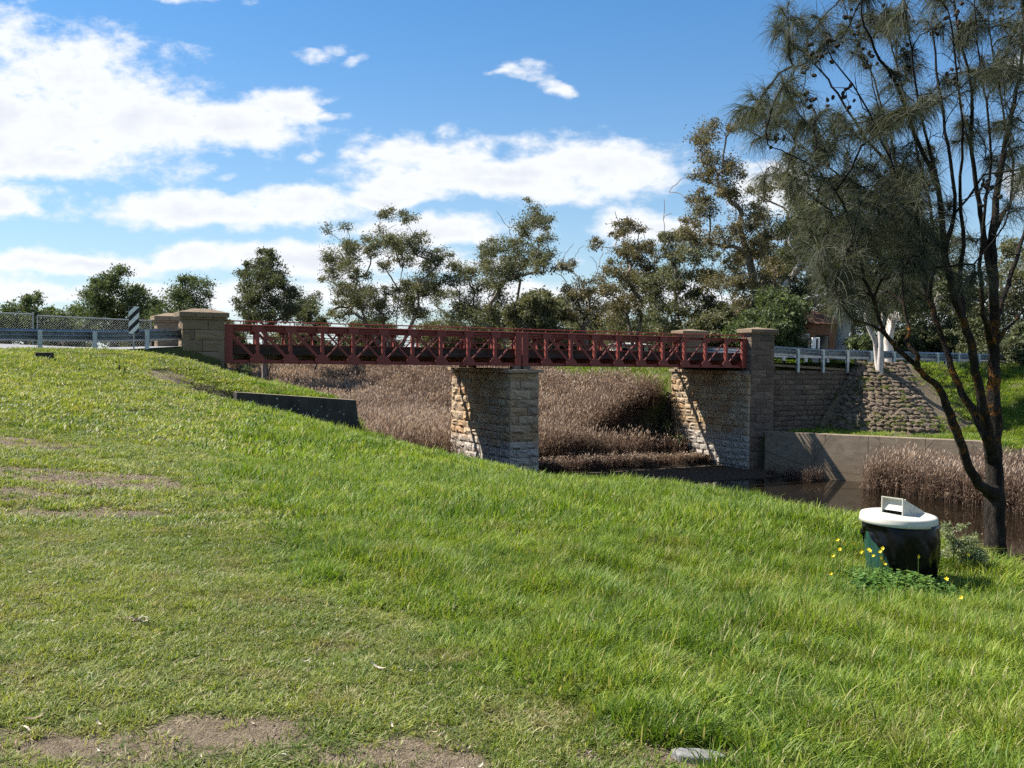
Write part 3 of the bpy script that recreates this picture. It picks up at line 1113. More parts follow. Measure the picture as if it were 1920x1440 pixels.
for i in range(npn):
    a = ra + wv * (i / npn) + wv.normalized() * .006
    b = ra + wv * ((i + 1) / npn) - wv.normalized() * .006
    MB().prism([Vector((a.x, a.y, -5.9)), Vector((b.x, b.y, -5.9)), b, a], -wn_ * .75).build('wall_panel', MAT_BANKWALL, bw, bevel=.02)

# ------------------------------------------------------------------ guardrails
M = Mat('galvanised_steel', .42, .5)
M.p.inputs['Metallic'].default_value = .75
M.color(M.ramp(M.noise(6, 5, .6), [(.3, (.30, .33, .36)), (.7, (.46, .50, .53))])).bump(M.noise(50, 3), .15, .004)
MAT_GALV = M.m
prof = []
for i in range(25):
    u = i / 24
    prof.append((.042 * math.cos(u * 3 * 2 * math.pi), u * .49))


def guardrail(s0, s1, t, label, front, post_gap=2.0, first=None, group='steel guardrails along the road'):
    z0 = float(road_z(np.array(s0), np.array(0.0 if t > -3 else -6.0)))
    g = empty('guardrail', W(s0, t, z0), label, 'guardrail', group)
    seg = 4.0
    k = int(math.ceil((s1 - s0) / seg))
    for j in range(k):
        a, b = s0 + (s1 - s0) * j / k, s0 + (s1 - s0) * (j + 1) / k
        vs, fs = [], []
        for si, s in enumerate((a, b + (.12 if j < k - 1 else 0))):
            zz = float(road_z(np.array(s), np.array(0.0 if t > -3 else -6.0))) + .30
            for layer in (0, .006):
                for (d, h) in prof:
                    vs.append(W(s, t - front * (.09 + d + layer + .007 * (j % 2)), zz + h))
        n = len(prof)
        for lay in (0, 1):
            o0, o1 = lay * n, 2 * n + lay * n
            for i in range(n - 1):
                fs.append((o0 + i, o0 + i + 1, o1 + i + 1, o1 + i))
        for e in (0, 2 * n):
            for i in range(n - 1):
                fs.append((e + i, e + i + 1, e + n + i + 1, e + n + i))
        fs += [(0, n, 3 * n, 2 * n), (n - 1, 2 * n - 1, 4 * n - 1, 3 * n - 1)]
        MB().add(vs, fs).build('rail', MAT_GALV, g, smooth=True)
    s = s0 + (first if first is not None else .6)
    while s < s1:
        zz = float(road_z(np.array(s), np.array(0.0 if t > -3 else -6.0)))
        m = MB()
        for dt, w, th in ((-.07, .012, .16), (.07, .012, .16)):
            m.prism([W(s - th / 2, t + dt * front + .035 * front - w / 2, zz - .6), W(s + th / 2, t + dt * front + .035 * front - w / 2, zz - .6), W(s + th / 2, t + dt * front + .035 * front + w / 2, zz - .6), W(s - th / 2, t + dt * front + .035 * front + w / 2, zz - .6)], UP * 1.36)
        m.prism([W(s - .006, t - .028 * front, zz - .6), W(s + .006, t - .028 * front, zz - .6), W(s + .006, t + .098 * front, zz - .6), W(s - .006, t + .098 * front, zz - .6)], UP * 1.36)
        m.build('post', MAT_GALV, g)
        s += post_gap


guardrail(-30.5, -.75, .30, 'grey corrugated guardrail on the grass edge at the left of the bridge', 1, first=1.35)
guardrail(SPAN + 1.8, SPAN + 42, .30, 'grey corrugated guardrail running right from the far pillar past pale trunks', 1, first=1.9)
guardrail(SPAN + 1.8, SPAN + 42, -6.35, 'grey guardrail on the far side of the road, seen past the red railing', -1, first=1.2)

# ------------------------------------------------------------------ wire fence, hazard marker
M = Mat('fence_pipe', .5, .4)
M.p.inputs['Metallic'].default_value = .4
M.color((.36, .37, .37))
MAT_PIPE = M.m


def s_at_px(px, t):
    lo, hi = -40.0, 40.0
    k = (px - 960) / FPX
    x0, y0 = xy_of(0, t)
    return (k * y0 - x0) / (NB.x - k * NB.y)


for sA, sB, zt_, lab in ((s_at_px(62, -7.6) - 12, s_at_px(62, -7.6), 3.38, 'pipe and wire mesh fence end at the left edge beyond the road'),
                         (s_at_px(70, -7.6), s_at_px(283, -7.6), 3.2, 'lower pipe and wire mesh fence beyond the road ending beside the hazard marker')):
    fe = empty('wire_fence', W(sA, -7.6, 1.4), lab, 'fence', 'mesh fences beyond the road')
    MB().tube([W(sA, -7.6, zt_), W(sB, -7.6, zt_ - .12)], .03, 8).build('top_rail', MAT_PIPE, fe)
    for s in ([sA, sB] if sB - sA < 8 else [sA, (sA + sB) / 2, sB]):
        MB().tube([W(s, -7.6, 1.0), W(s, -7.6, zt_ - .02)], .03, 8).build('post', MAT_PIPE, fe)
    m = MB()
    nw = int((sB - sA) / .11)
    hgt = zt_ - 1.55
    for i in range(-int(hgt / .11), nw):
        for sg in (1, -1):
            u0, z0_, u1, z1_ = (i * .11, 1.5, i * .11 + hgt, zt_ - .05) if sg > 0 else (i * .11, zt_ - .05, i * .11 + hgt, 1.5)
            L = sB - sA
            if u1 > L:
                f = (L - u0) / (u1 - u0)
                u1, z1_ = L, z0_ + (z1_ - z0_) * f
            if u0 < 0:
                f = -u0 / (u1 - u0)
                u0, z0_ = 0, z0_ + (z1_ - z0_) * f
            if u1 - u0 > .05:
                m.tube([W(sA + u0, -7.6 + .004 * sg, z0_), W(sA + u1, -7.6 + .004 * sg, z1_)], .003, 3, cap=False)
    tag(m.build('wire_mesh', MAT_PIPE, fe), kind='stuff')

hm = at(251, 600, 41.2)
hz = empty('hazard_marker', (hm.x, hm.y, gz(hm.x, hm.y)), 'black and white diagonally striped hazard marker behind the guardrail', 'road sign')
fdir = Vector((-hm.x, -hm.y, 0)).normalized()
udir = UP.cross(fdir).normalized()
bw_, bh_ = .40, 1.10
MAT_SIGNW = Mat('sign_white', .5, .4).color((.78, .78, .76)).m
MAT_SIGNK = Mat('sign_black', .5, .4).color((.012, .012, .014)).m
Mx = Matrix((udir, fdir, UP)).transposed()
MB().box(hm, (bw_, .012, bh_), Mx).build('board', MAT_SIGNW, hz)


def clip_poly(poly, w, h):
    for ax, sg, lim in ((0, 1, w), (0, -1, w), (1, 1, h), (1, -1, h)):
        out = []
        for i in range(len(poly)):
            a, b = poly[i], poly[(i + 1) % len(poly)]
            ia, ib = sg * a[ax] <= lim, sg * b[ax] <= lim
            if ia:
                out.append(a)
            if ia != ib:
                f = (sg * lim - a[ax]) / (b[ax] - a[ax])
                out.append((a[0] + (b[0] - a[0]) * f, a[1] + (b[1] - a[1]) * f))
        poly = out
        if len(poly) < 3:
            return []
    return poly


for k in range(-3, 4):
    c0 = k * .42 + .09
    # stripes rise to the right as seen from the camera
    pl = clip_poly([(-.5, c0 + .55 - 1.05), (.5, c0 + .55), (.5, c0 + .76), (-.5, c0 + .76 - 1.05)], bw_ / 2 - .004, bh_ / 2 - .004)
    if pl:
        pts = [hm + udir * x + UP * z + fdir * .008 for x, z in pl]
        MB().prism(pts, fdir * .002).build('stripe', MAT_SIGNK, hz)
MB().tube([(hm.x - fdir.x * .04, hm.y - fdir.y * .04, gz(hm.x, hm.y) - .3), (hm.x - fdir.x * .04, hm.y - fdir.y * .04, hm.z + bh_ / 2 - .1)], .03, 8).build('post', MAT_PIPE, hz)

# ------------------------------------------------------------------ buildings glimpsed between the trees
M = Mat('red_brick', .9, .2)
bt = M.node('ShaderNodeTexBrick')
bt.inputs['Color1'].default_value = (.30, .10, .045, 1)
bt.inputs['Color2'].default_value = (.38, .15, .07, 1)
bt.inputs['Mortar'].default_value = (.30, .24, .19, 1)
bt.inputs['Scale'].default_value = 4.0
mp = M.node('ShaderNodeMapping')
mp.inputs['Rotation'].default_value = (R(90), 0, 0)
M.l.new(M.pos(True), mp.inputs[0])
M.l.new(mp.outputs[0], bt.inputs['Vector'])
M.color(bt.outputs['Color'])
MAT_BRICK = M.m
MAT_WINDOW = Mat('window_glass', .08, .6).color((.02, .022, .025)).m
MAT_ROOF = Mat('rust_roof', .8).color((.09, .045, .03)).m
MAT_WHITE = Mat('white_paint', .6).color((.78, .77, .74)).m
MAT_PALE = Mat('pale_render', .8).color((.62, .58, .52)).m


def house(name, label, px, py, D, w, d, h, wall, roofm, rot, openings, rise=1.4):
    c = at(px, py, D)
    z = gz(c.x, c.y)
    e = empty(name, (c.x, c.y, z), label, 'building')
    u = Vector((math.cos(rot), math.sin(rot), 0))
    v = Vector((-u.y, u.x, 0))
    C0 = Vector((c.x, c.y, z - .2))
    MB().prism([C0 - u * w / 2 - v * 0, C0 + u * w / 2, C0 + u * w / 2 + v * d, C0 - u * w / 2 + v * d], UP * (h + .2)).build('wall', wall, e)
    H0 = C0 + UP * (h + .202)
    o = .4
    a, b, c_, d_ = H0 - u * (w / 2 + o) - v * o, H0 + u * (w / 2 + o) - v * o, H0 + u * (w / 2 + o) + v * (d + o), H0 - u * (w / 2 + o) + v * (d + o)
    r0, r1 = H0 - u * (w / 2 - d * .3) + v * d / 2 + UP * rise, H0 + u * (w / 2 - d * .3) + v * d / 2 + UP * rise
    MB().add([a, b, c_, d_, r0, r1], [(0, 1, 5, 4), (2, 3, 4, 5), (1, 2, 5), (3, 0, 4), (3, 2, 1, 0)]).build('roof', roofm, e)
    for kind, x, z0, ww, hh in openings:
        p = C0 + u * x + UP * (z0 + .2) - v * .03
        f = MB().prism([p - u * (ww / 2 + .08) - UP * .08, p + u * (ww / 2 + .08) - UP * .08, p + u * (ww / 2 + .08) + UP * (hh + .08), p - u * (ww / 2 + .08) + UP * (hh + .08)], v * .2).build(kind, MAT_WHITE if kind == 'window' else MAT_ROOF, e)
        f_p = p - v * .01
        g = MB().prism([f_p - u * ww / 2, f_p + u * ww / 2, f_p + u * ww / 2 + UP * hh, f_p - u * ww / 2 + UP * hh], v * .005).build('pane', MAT_WINDOW)
        g.parent = f
    return e


house('brick_house', 'red brick house in deep shade behind the pale trunks', 1536, 668, 80, 5.0, 6, 3.1, MAT_BRICK, MAT_ROOF, .35, [('window', -1.5, 1.0, .9, 1.2), ('door', .3, .05, 1.0, 2.1)])
house('shed', 'small white shed glimpsed through the red railing', 1185, 660, 104, 3.4, 3, 1.55, MAT_WHITE, MAT_PALE, .1, [('window', -.8, .6, .7, .6), ('door', .8, .05, .8, 1.35)], .2)
house('house', 'pale house half hidden by trees at the right edge', 1795, 668, 100, 7, 6, 2.8, MAT_PALE, MAT_PIPE, -.1, [('window', -1.6, 1.0, 1.1, 1.1), ('window', 1.6, 1.0, 1.1, 1.1)])
cb = at(1529, 645, 70)
cbz = gz(cb.x, cb.y)
ce = empty('utility_cabinet', (cb.x, cb.y, cbz), 'white utility cabinet standing in front of the brick house', 'cabinet')
MB().box((cb.x, cb.y, cb.z + .02), (.52, .3, .86)).build('cabinet_body', MAT_WHITE, ce, bevel=.02)
MB().box((cb.x + .06, cb.y - .156, cb.z + .02), (.13, .01, .7)).build('vent', MAT_SIGNK, ce)
MB().box((cb.x, cb.y, (cbz + cb.z - .42) / 2 - .1), (.4, .22, cb.z - .42 - cbz + .2)).build('pedestal', MAT_PIPE, ce)


# ------------------------------------------------------------------ foliage materials
def leaf_mat(name, c0, c1, c2, trans=.3, rough=.5):
    M = Mat(name, rough + .2, .15)
    a = M.attr('shade')
    col = M.ramp(a, [(0, c0), (.55, c1), (1, c2)])
    M.leafy(col, trans)
    return M.m


GUM = leaf_mat('gum_leaves', (.072, .076, .046), (.145, .146, .085), (.26, .24, .145), .28, .42)
GUM_B = leaf_mat('gum_leaves_bronze', (.078, .072, .044), (.165, .145, .085), (.30, .225, .13), .28, .42)
GUM_D = leaf_mat('gum_leaves_dark', (.052, .062, .032), (.100, .112, .058), (.18, .18, .095), .25, .45)
BUSH = leaf_mat('bush_leaves', (.048, .068, .032), (.095, .122, .060), (.16, .185, .09), .3, .5)
OLIVE = leaf_mat('scrub_leaves', (.10, .10, .062), (.17, .162, .105), (.26, .235, .16), .3, .7)
NEEDLE = leaf_mat('sheoak_branchlets', (.040, .046, .032), (.082, .088, .064), (.165, .16, .11), .25, .55)


def bark_mat(name, dark, pale, lichen=False, scale=3.0):
    M = Mat(name, .9, .15)
    n = M.noise(scale, 6, .65, stretch=(1, 1, .28))
    f = M.noise(scale * (5 if lichen else 9), 5, .7, stretch=(1, 1, .16 if lichen else .22))
    if lichen:
        f = M.step(f, .36, .64)
    c = M.mix(M.step(n, .35, .65), dark, pale)
    c = M.mix(M.math('MULTIPLY', M.step(f, .5, .7), .5), c, tuple(x * .45 for x in dark))
    if lichen:
        sp = M.node('ShaderNodeSeparateXYZ')
        M.l.new(M.pos(), sp.inputs[0])
        band = M.math('MULTIPLY', M.step(sp.outputs[2], .62, 1.0), M.math('SUBTRACT', 1.0, M.step(sp.outputs[2], 1.9, 2.3)))
        l = M.math('MULTIPLY', M.math('MULTIPLY', M.step(M.noise(8, 5, .7), .50, .60), M.step(M.noise(45, 4, .7), .40, .55)), band)
        c = M.mix(M.math('MULTIPLY', l, .9), c, M.mix(M.noise(60, 2), (.34, .12, .015), (.50, .22, .03)))
    M.color(c).bump(M.math('SUBTRACT', n, f) if lichen else M.math('ADD', f, n), 1.0, .035 if lichen else .02)
    return M.m


BARK_GUM = bark_mat('gum_bark', (.13, .10, .08), (.30, .25, .21))
BARK_PALE = bark_mat('pale_gum_bark', (.36, .31, .27), (.62, .57, .52), scale=1.6)
BARK_DARK = bark_mat('dark_bark', (.07, .055, .045), (.15, .12, .10))
BARK_OAK = bark_mat('sheoak_bark', (.030, .023, .019), (.095, .074, .060), True, 14.0)


# ------------------------------------------------------------------ tree skeletons
class Skel:
    """limbs grow from the nearest fitting node towards each target; thickness follows what a limb carries"""
    def __init__(self, base, rng):
        self.p = [Vector(base)]
        self.par = [-1]
        self.load = [0.0]
        self.fixed = {}
        self.tipmin = 0.0
        self.rng = rng

    def chain(self, start, pts, radii=None):
        i = start
        for k, q in enumerate(pts):
            self.p.append(Vector(q))
            self.par.append(i)
            self.load.append(0.0)
            i = len(self.p) - 1
            if radii:
                self.fixed[i] = radii[k]
        return i

    def grow(self, target, steps=5, lift=.35, wob=.05, low=0.0, up_pen=2.2, min_i=0):
        T = Vector(target)
        best, bi = 1e9, 0
        for i in range(min_i, len(self.p)):
            q = self.p[i]
            if q.z < low:
                continue
            d = T - q
            L = d.length
            pen = L + max(0, q.z - T.z + .15 * L) * up_pen + max(0, (Vector((d.x, d.y, 0)).length - max(d.z, 0.01) * 1.3)) * .35
            if pen < best:
                best, bi = pen, i
        q = self.p[bi]
        d = T - q
        L = d.length
        pts = []
        pd = (q - self.p[self.par[bi]]).normalized() if self.par[bi] >= 0 else UP
        c = q + (pd * .55 + d.normalized() * .45 + UP * lift * .5) * L * .42
        for k in range(1, steps + 1):
            f = k / steps
            a = q.lerp(c, f)
            b = c.lerp(T, f)
            x = a.lerp(b, f)
            if k < steps:
                x += Vector([self.rng.uniform(-1, 1) * wob * L for _ in range(3)])
            pts.append(x)
        e = self.chain(bi, pts)
        i = e
        while i >= 0:
            self.load[i] += 1
            i = self.par[i]
        return e

    def mesh(self, mb, r_tip, expo=.5, n=6, r_max=9, n_thin=4):
        kids = {}
        for i, a in enumerate(self.par):
            kids.setdefault(a, []).append(i)

        def rad(i):
            if i in self.fixed:
                return self.fixed[i]
            return min(r_max, max(self.tipmin, r_tip * max(self.load[i], .6) ** expo))
        heads = [0]
        done = []
        stack = [(0, None)]
        while stack:
            i, before = stack.pop()
            path = [] if before is None else [before]
            while True:
                path.append(i)
                ch = kids.get(i, [])
                if not ch:
                    break
                ch = sorted(ch, key=lambda c: -rad(c))
                for c in ch[1:]:
                    stack.append((c, i))
                i = ch[0]
            if len(path) > 1:
                rr = [rad(j) for j in path]
                if before is not None:
                    rr[0] = min(rr[0], rr[1] * 1.15)
                if not kids.get(path[-1]):
                    rr[-1] *= .5
                mb.tube([self.p[j] for j in path], rr, n if max(rr) > r_tip * 3 else n_thin, cap=False)


def leaves(centres, radii, per, size, rng, flat=.75, sub=7, hang=.35):
    """leaf-sized faces spread through clumps; returns verts, quads, shade"""
    C, Rr = [], []
    for c, r, n in zip(centres, radii, per):
        k = max(3, int(sub * (.6 + .8 * rng.random())))
        d = rng.normal(size=(k, 3))
        d /= np.linalg.norm(d, axis=1)[:, None] + 1e-9
        d *= (rng.random((k, 1)) ** .45) * r * .78
        d[:, 2] = d[:, 2] * flat
        which = rng.integers(0, k, n)
        off = rng.normal(size=(n, 3)) * r * .30
        off[:, 2] *= .7
        C.append(np.array(c) + d[which] + off)
    C = np.concatenate(C)
    n = len(C)
    a = rng.normal(size=(n, 3))
    a[:, 2] -= hang * 1.5
    a /= np.linalg.norm(a, axis=1)[:, None]
    b = np.cross(a, rng.normal(size=(n, 3)))
    b /= np.linalg.norm(b, axis=1)[:, None] + 1e-9
    L = size * rng.uniform(.7, 1.35, (n, 1))
    Wd = L * rng.uniform(.30, .5, (n, 1))
    mid = C + a * L * .45
    v = np.stack([C, mid + b * Wd * .5, C + a * L, mid - b * Wd * .5], 1).reshape(-1, 3)
    q = np.arange(n * 4).reshape(-1, 4)
    return v, q, np.clip(rng.normal(.48, .24, n), 0, 1)


def gum(name, label, base, D, clumps, leafm=GUM, bark=BARK_GUM, trunk_r=.28, seed=1, dens=1.0, size=.23, stems=(), group=None, dead=(), flat=.62, low=None, spread=1.0, cls=1.0, cat='tree', z_base=None, tip=.028):
    rng = np.random.default_rng(seed)
    rr = random.Random(seed)
    b = at(base[0], base[1], D)
    zb = gz(b.x, b.y) if z_base is None else z_base
    B = Vector((b.x, b.y, zb))
    e = empty(name, B, label, cat, group)
    sk = Skel(B - UP * .15, rr)
    cs, rs, ns = [], [], []
    m_px = D / FPX
    for (px, py, r) in clumps:
        dd = rr.uniform(-1, 1) * min(4.5, 70 * m_px) * spread
        p = at(px, py, D + dd)
        cs.append(p)
        r = r * cls
        rs.append(r * m_px * 1.3)
        ns.append(int(dens * max(70, 600 * (r / 20.0) ** 1.7 * (D / 100.0) ** .3)))
        if r >= 13:
            for _ in range(3):
                a_ = rr.uniform(0, 6.283)
                q_ = r * rr.uniform(.6, 1.05)
                cs.append(at(px + math.cos(a_) * q_, py + math.sin(a_) * q_ * .75, D + dd + rr.uniform(-1, 1) * r * m_px * 1.6))
                rs.append(r * m_px * rr.uniform(.5, .75))
                ns.append(int(dens * 190 * (r / 20.0) ** 1.7))
    top = sum((c for c in cs), Vector()) / len(cs)
    for stx in (stems or [[(base[0] * .5 + sum(c[0] for c in clumps) / len(clumps) * .5, None)]]):
        pts = []
        if stems:
            pts = [at(x, y, D + rr.uniform(-.4, .4)) for x, y in stx]
        else:
            for f in (.2, .42, .62):
                pts.append(B.lerp(Vector((top.x, top.y, top.z)), f) + Vector((rr.uniform(-.25, .25), rr.uniform(-.25, .25), 0)))
        sk.chain(0, pts)
    lowz = zb + (low if low is not None else .12 * (top.z - zb))
    order = sorted(range(len(cs)), key=lambda i: (cs[i] - B).length)
    for i in order:
        sk.grow(cs[i] - UP * rs[i] * .35, low=lowz, wob=.035)
        for _ in range(2):
            off = Vector((rr.uniform(-.6, .6), rr.uniform(-.6, .6), rr.uniform(-.1, .6))) * rs[i]
            sk.grow(cs[i] + off, steps=2, low=lowz, wob=.05)
    for (px, py) in dead:
        sk.grow(at(px, py, D + rr.uniform(-1, 1)), low=lowz, wob=.05)
    mb = MB()
    k = trunk_r / (max(sk.load[0], 1) ** .72)
    sk.tipmin = tip
    sk.mesh(mb, k, .72, 7, trunk_r)
    mb.build('trunk', bark, e, smooth=True)
    v, q, sh = leaves(cs, rs, ns, size, rng, flat)
    np_obj('crown', v, quads=q, mat=leafm, attrs={'shade': ('FACE', sh)}, parent=e)
    return e


def bush(name, label, px, py, D, wpx, hpx, leafm=BUSH, seed=1, dens=1.0, size=.22, group=None, cat='shrub', bark=BARK_DARK, n=None, z_base=None):
    """a rounded shrub or low tree given by its width and height in the view"""
    rr = random.Random(seed)
    cl = []
    n = n or max(6, int(wpx * hpx / 520))
    for i in range(n):
        a = rr.uniform(0, 2 * math.pi)
        q = math.sqrt(rr.random())
        x = px + math.cos(a) * q * wpx * .40
        y = py - hpx * .5 - math.sin(a) * q * hpx * .42
        cl.append((x, y, rr.uniform(.16, .26) * min(wpx, hpx * 1.2)))
    return gum(name, label, (px, py), D, cl, leafm, bark, trunk_r=.12, seed=seed, dens=dens, size=size, group=group, cat=cat, low=.05, z_base=z_base, tip=.012)


TREES = 'trees along the creek behind the bridge'
gum('gum_tree', 'wide many-stemmed gum tree with the highest tufts left of the bridge centre', (738, 690), 110,
    [(616, 429, 10), (650, 423, 11), (729, 402, 14), (763, 407, 14), (645, 475, 24), (660, 465, 16), (629, 488, 18), (694, 452, 16), (712, 454, 16), (754, 449, 22), (780, 454, 16), (738, 457, 16), (830, 475, 14), (817, 493, 14), (801, 480, 14), (616, 517, 16), (634, 543, 18), (671, 553, 24), (692, 563, 24), (650, 558, 20), (785, 527, 20), (806, 522, 20), (780, 548, 24), (811, 543, 18), (759, 574, 24), (775, 584, 22), (700, 590, 20), (692, 517, 10), (764, 490, 12), (640, 585, 18), (720, 580, 20), (700, 470, 14), (725, 500, 12), (745, 475, 16), (770, 470, 14), (735, 545, 14), (655, 500, 16), (670, 520, 14), (800, 505, 14), (712, 430, 10), (790, 440, 10)],
    stems=[[(726, 640), (712, 590), (697, 540)], [(742, 640), (745, 580), (752, 520)], [(755, 645), (775, 600), (790, 565)], [(715, 650), (688, 610), (660, 575)]], trunk_r=.42, seed=3, cls=1.15, group=TREES, dead=[(598, 470), (605, 505), (835, 520), (745, 420)])
gum('gum_tree', 'tall gum tree with a small topknot rising behind the bridge middle', (955, 690), 105,
    [(991, 376, 8), (994, 412, 24), (1015, 418, 18), (983, 428, 16), (910, 472, 18), (949, 454, 20), (921, 465, 16), (994, 480, 26), (1020, 480, 18), (968, 485, 22), (1025, 446, 14), (942, 501, 24), (910, 506, 20), (863, 511, 22), (843, 527, 14), (879, 517, 16), (926, 522, 22), (962, 511, 20), (1004, 501, 16), (900, 537, 20), (879, 563, 22), (900, 579, 24), (874, 584, 18), (940, 560, 18)],
    stems=[[(958, 640), (965, 590), (975, 530)], [(950, 645), (935, 600), (915, 560)], [(965, 640), (990, 585), (1005, 545)]], trunk_r=.40, seed=5, cls=1.12, group=TREES, dead=[(930, 395), (1008, 380), (1030, 440)])
gum('gum_tree', 'dense upright gum tree standing alone left of the wide gum', (500, 690), 95,
    [(500, 483, 20), (480, 500, 20), (512, 503, 20), (470, 520, 22), (495, 525, 26), (525, 530, 24), (462, 545, 20), (500, 555, 28), (540, 543, 20), (458, 570, 20), (490, 585, 25), (530, 570, 24), (552, 552, 13), (546, 580, 17), (470, 592, 20), (515, 595, 20)], GUM_D, trunk_r=.26, seed=6, group=TREES, dens=1.15)
gum('gum_tree', 'leaning sparse gum with bare limbs right of the topknot gum', (1100, 690), 100,
    [(1061, 496, 15), (1077, 491, 12), (1098, 537, 22), (1072, 548, 20), (1119, 532, 16), (1088, 574, 26), (1124, 579, 26), (1060, 585, 22), (1040, 505, 10)], GUM_B, trunk_r=.25, seed=7, group=TREES, dead=[(1075, 455), (1095, 460), (1130, 465), (1105, 480)], dens=.85)
gum('gum_tree', 'slender open gum with bronze tips before the far pillar', (1190, 690), 95,
    [(1171, 418, 14), (1160, 431, 14), (1186, 425, 14), (1205, 428, 8), (1119, 459, 12), (1166, 462, 18), (1186, 467, 20), (1218, 462, 14), (1150, 506, 18), (1181, 485, 18), (1207, 496, 16), (1145, 543, 20), (1181, 527, 20), (1202, 522, 18), (1233, 480, 12), (1176, 574, 26), (1212, 558, 24), (1150, 590, 22)], GUM_B, stems=[[(1185, 640), (1175, 590), (1165, 540)], [(1195, 640), (1202, 590), (1195, 545)]], trunk_r=.30, seed=8, cls=1.1, group=TREES, dead=[(1153, 395), (1110, 440), (1225, 430), (1140, 420)], dens=.9)
gum('gum_tree', 'full rounded gum tree just left of the far pillar', (1290, 690), 90,
    [(1254, 444, 16), (1285, 438, 18), (1275, 454, 20), (1254, 470, 16), (1296, 475, 22), (1264, 485, 16), (1317, 464, 20), (1244, 527, 24), (1275, 522, 22), (1306, 511, 24), (1223, 532, 20), (1233, 569, 26), (1270, 569, 26), (1311, 558, 24), (1338, 522, 22), (1340, 575, 26), (1300, 600, 24), (1255, 605, 22)], GUM, stems=[[(1285, 640), (1270, 590), (1265, 545)], [(1295, 640), (1305, 590), (1300, 545)]], bark=BARK_GUM, trunk_r=.32, seed=9, group=TREES, dead=[(1245, 370), (1260, 400)], dens=.95)
gum('gum_tree', 'tallest gum with tufted bronze crown leaning left of the she-oak', (1440, 685), 80,
    [(1330, 248, 26), (1312, 275, 14), (1345, 305, 28), (1320, 330, 20), (1352, 345, 26), (1310, 370, 18), (1330, 390, 22), (1378, 238, 14), (1398, 222, 14), (1370, 370, 18), (1400, 400, 24), (1300, 410, 18), (1390, 440, 24), (1350, 450, 24), (1420, 470, 24), (1440, 430, 24), (1370, 490, 24), (1310, 440, 22), (1410, 520, 28), (1450, 520, 28), (1350, 530, 28), (1400, 560, 26), (1470, 480, 24), (1380, 320, 16)], GUM_B, stems=[[(1432, 620), (1420, 560), (1405, 490), (1385, 420)], [(1448, 620), (1455, 560), (1450, 490)]], trunk_r=.40, seed=10, cls=1.1, group=TREES, dead=[(1255, 360), (1290, 330)], dens=.8, size=.2)
gum('gum_tree', 'gum with a stout white forked trunk behind the right guardrail', (1577, 675), 76,
    [(1500, 480, 30), (1540, 450, 34), (1580, 480, 34), (1540, 520, 34), (1500, 540, 34), (1592, 535, 28), (1560, 420, 30), (1610, 430, 30), (1480, 430, 26), (1520, 400, 26), (1470, 560, 26), (1600, 380, 26), (1560, 350, 24)], GUM_D, BARK_PALE, stems=[[(1576, 630), (1572, 605), (1560, 570), (1548, 540)], [(1580, 625), (1590, 590), (1598, 555)]], trunk_r=.52, seed=11, group=TREES, dens=.9, low=3.5)
gum('gum_tree', 'gum with a kinked white trunk standing in front of the guardrail', (1650, 686), 60.5,
    [(1620, 470, 34), (1660, 500, 34), (1640, 540, 28), (1690, 470, 34), (1700, 530, 34), (1650, 430, 30), (1720, 560, 28), (1610, 510, 26), (1690, 410, 30)], GUM_D, BARK_PALE, stems=[[(1643, 655), (1642, 640), (1630, 615), (1624, 590), (1622, 560)], [(1652, 650), (1650, 620), (1660, 580)]], trunk_r=.27, seed=12, group=TREES, dens=.7, size=.25, low=3.0)
gum('gum_tree', 'white-trunked gum close beside the kinked one', (1668, 680), 68,
    [(1760, 520, 30), (1740, 480, 30), (1780, 560, 32), (1730, 440, 28), (1770, 450, 28), (1700, 575, 26)], GUM_D, BARK_PALE, stems=[[(1665, 640), (1672, 600), (1690, 560)]], trunk_r=.3, seed=13, group=TREES, dens=.8, low=3.0)
gum('gum_tree', 'broad olive gum at the right edge behind the she-oak', (1850, 680), 86,
    [(1780, 590, 32), (1820, 560, 32), (1860, 540, 34), (1900, 530, 34), (1910, 590, 30), (1840, 600, 34), (1870, 500, 28), (1890, 455, 20), (1905, 470, 18), (1930, 560, 34), (1880, 620, 30), (1800, 530, 26), (1940, 500, 30)], GUM, trunk_r=.35, seed=14, group=TREES, dens=.95)
gum('gum_tree', 'dark gum filling the gap between the white trunks and the she-oak', (1700, 680), 95,
    [(1600, 560, 30), (1640, 590, 30), (1690, 600, 32), (1740, 610, 32), (1660, 560, 30), (1720, 560, 30), (1770, 630, 26), (1620, 615, 26), (1800, 610, 28), (1560, 590, 28)], GUM_D, trunk_r=.3, seed=15, group=TREES, dens=1.0)
gum('gum_tree', 'dark full gum crown behind the middle of the she-oak', (1610, 680), 88,
    [(1500, 400, 30), (1540, 370, 30), (1590, 360, 28), (1640, 380, 30), (1690, 400, 30), (1520, 450, 32), (1570, 430, 34), (1630, 450, 34), (1690, 460, 34), (1740, 440, 28), (1480, 500, 32), (1540, 510, 34), (1610, 510, 34), (1670, 520, 34), (1730, 510, 32), (1780, 500, 28), (1500, 560, 30), (1580, 570, 30), (1650, 570, 30), (1720, 580, 30)], GUM, BARK_GUM, stems=[[(1605, 640), (1590, 590), (1575, 520)], [(1618, 640), (1640, 580), (1655, 520)]], trunk_r=.4, seed=31, group=TREES, dens=.8)
gum('gum_tree', 'bronze gum behind the left side of the she-oak crown', (1475, 680), 92,
    [(1430, 360, 22), (1460, 340, 22), (1490, 370, 24), (1440, 410, 26), (1480, 430, 28), (1420, 460, 26), (1460, 490, 28), (1440, 550, 28), (1490, 560, 28), (1400, 590, 26), (1460, 610, 26)], GUM_B, BARK_GUM, trunk_r=.35, seed=32, group=TREES, dens=.85)
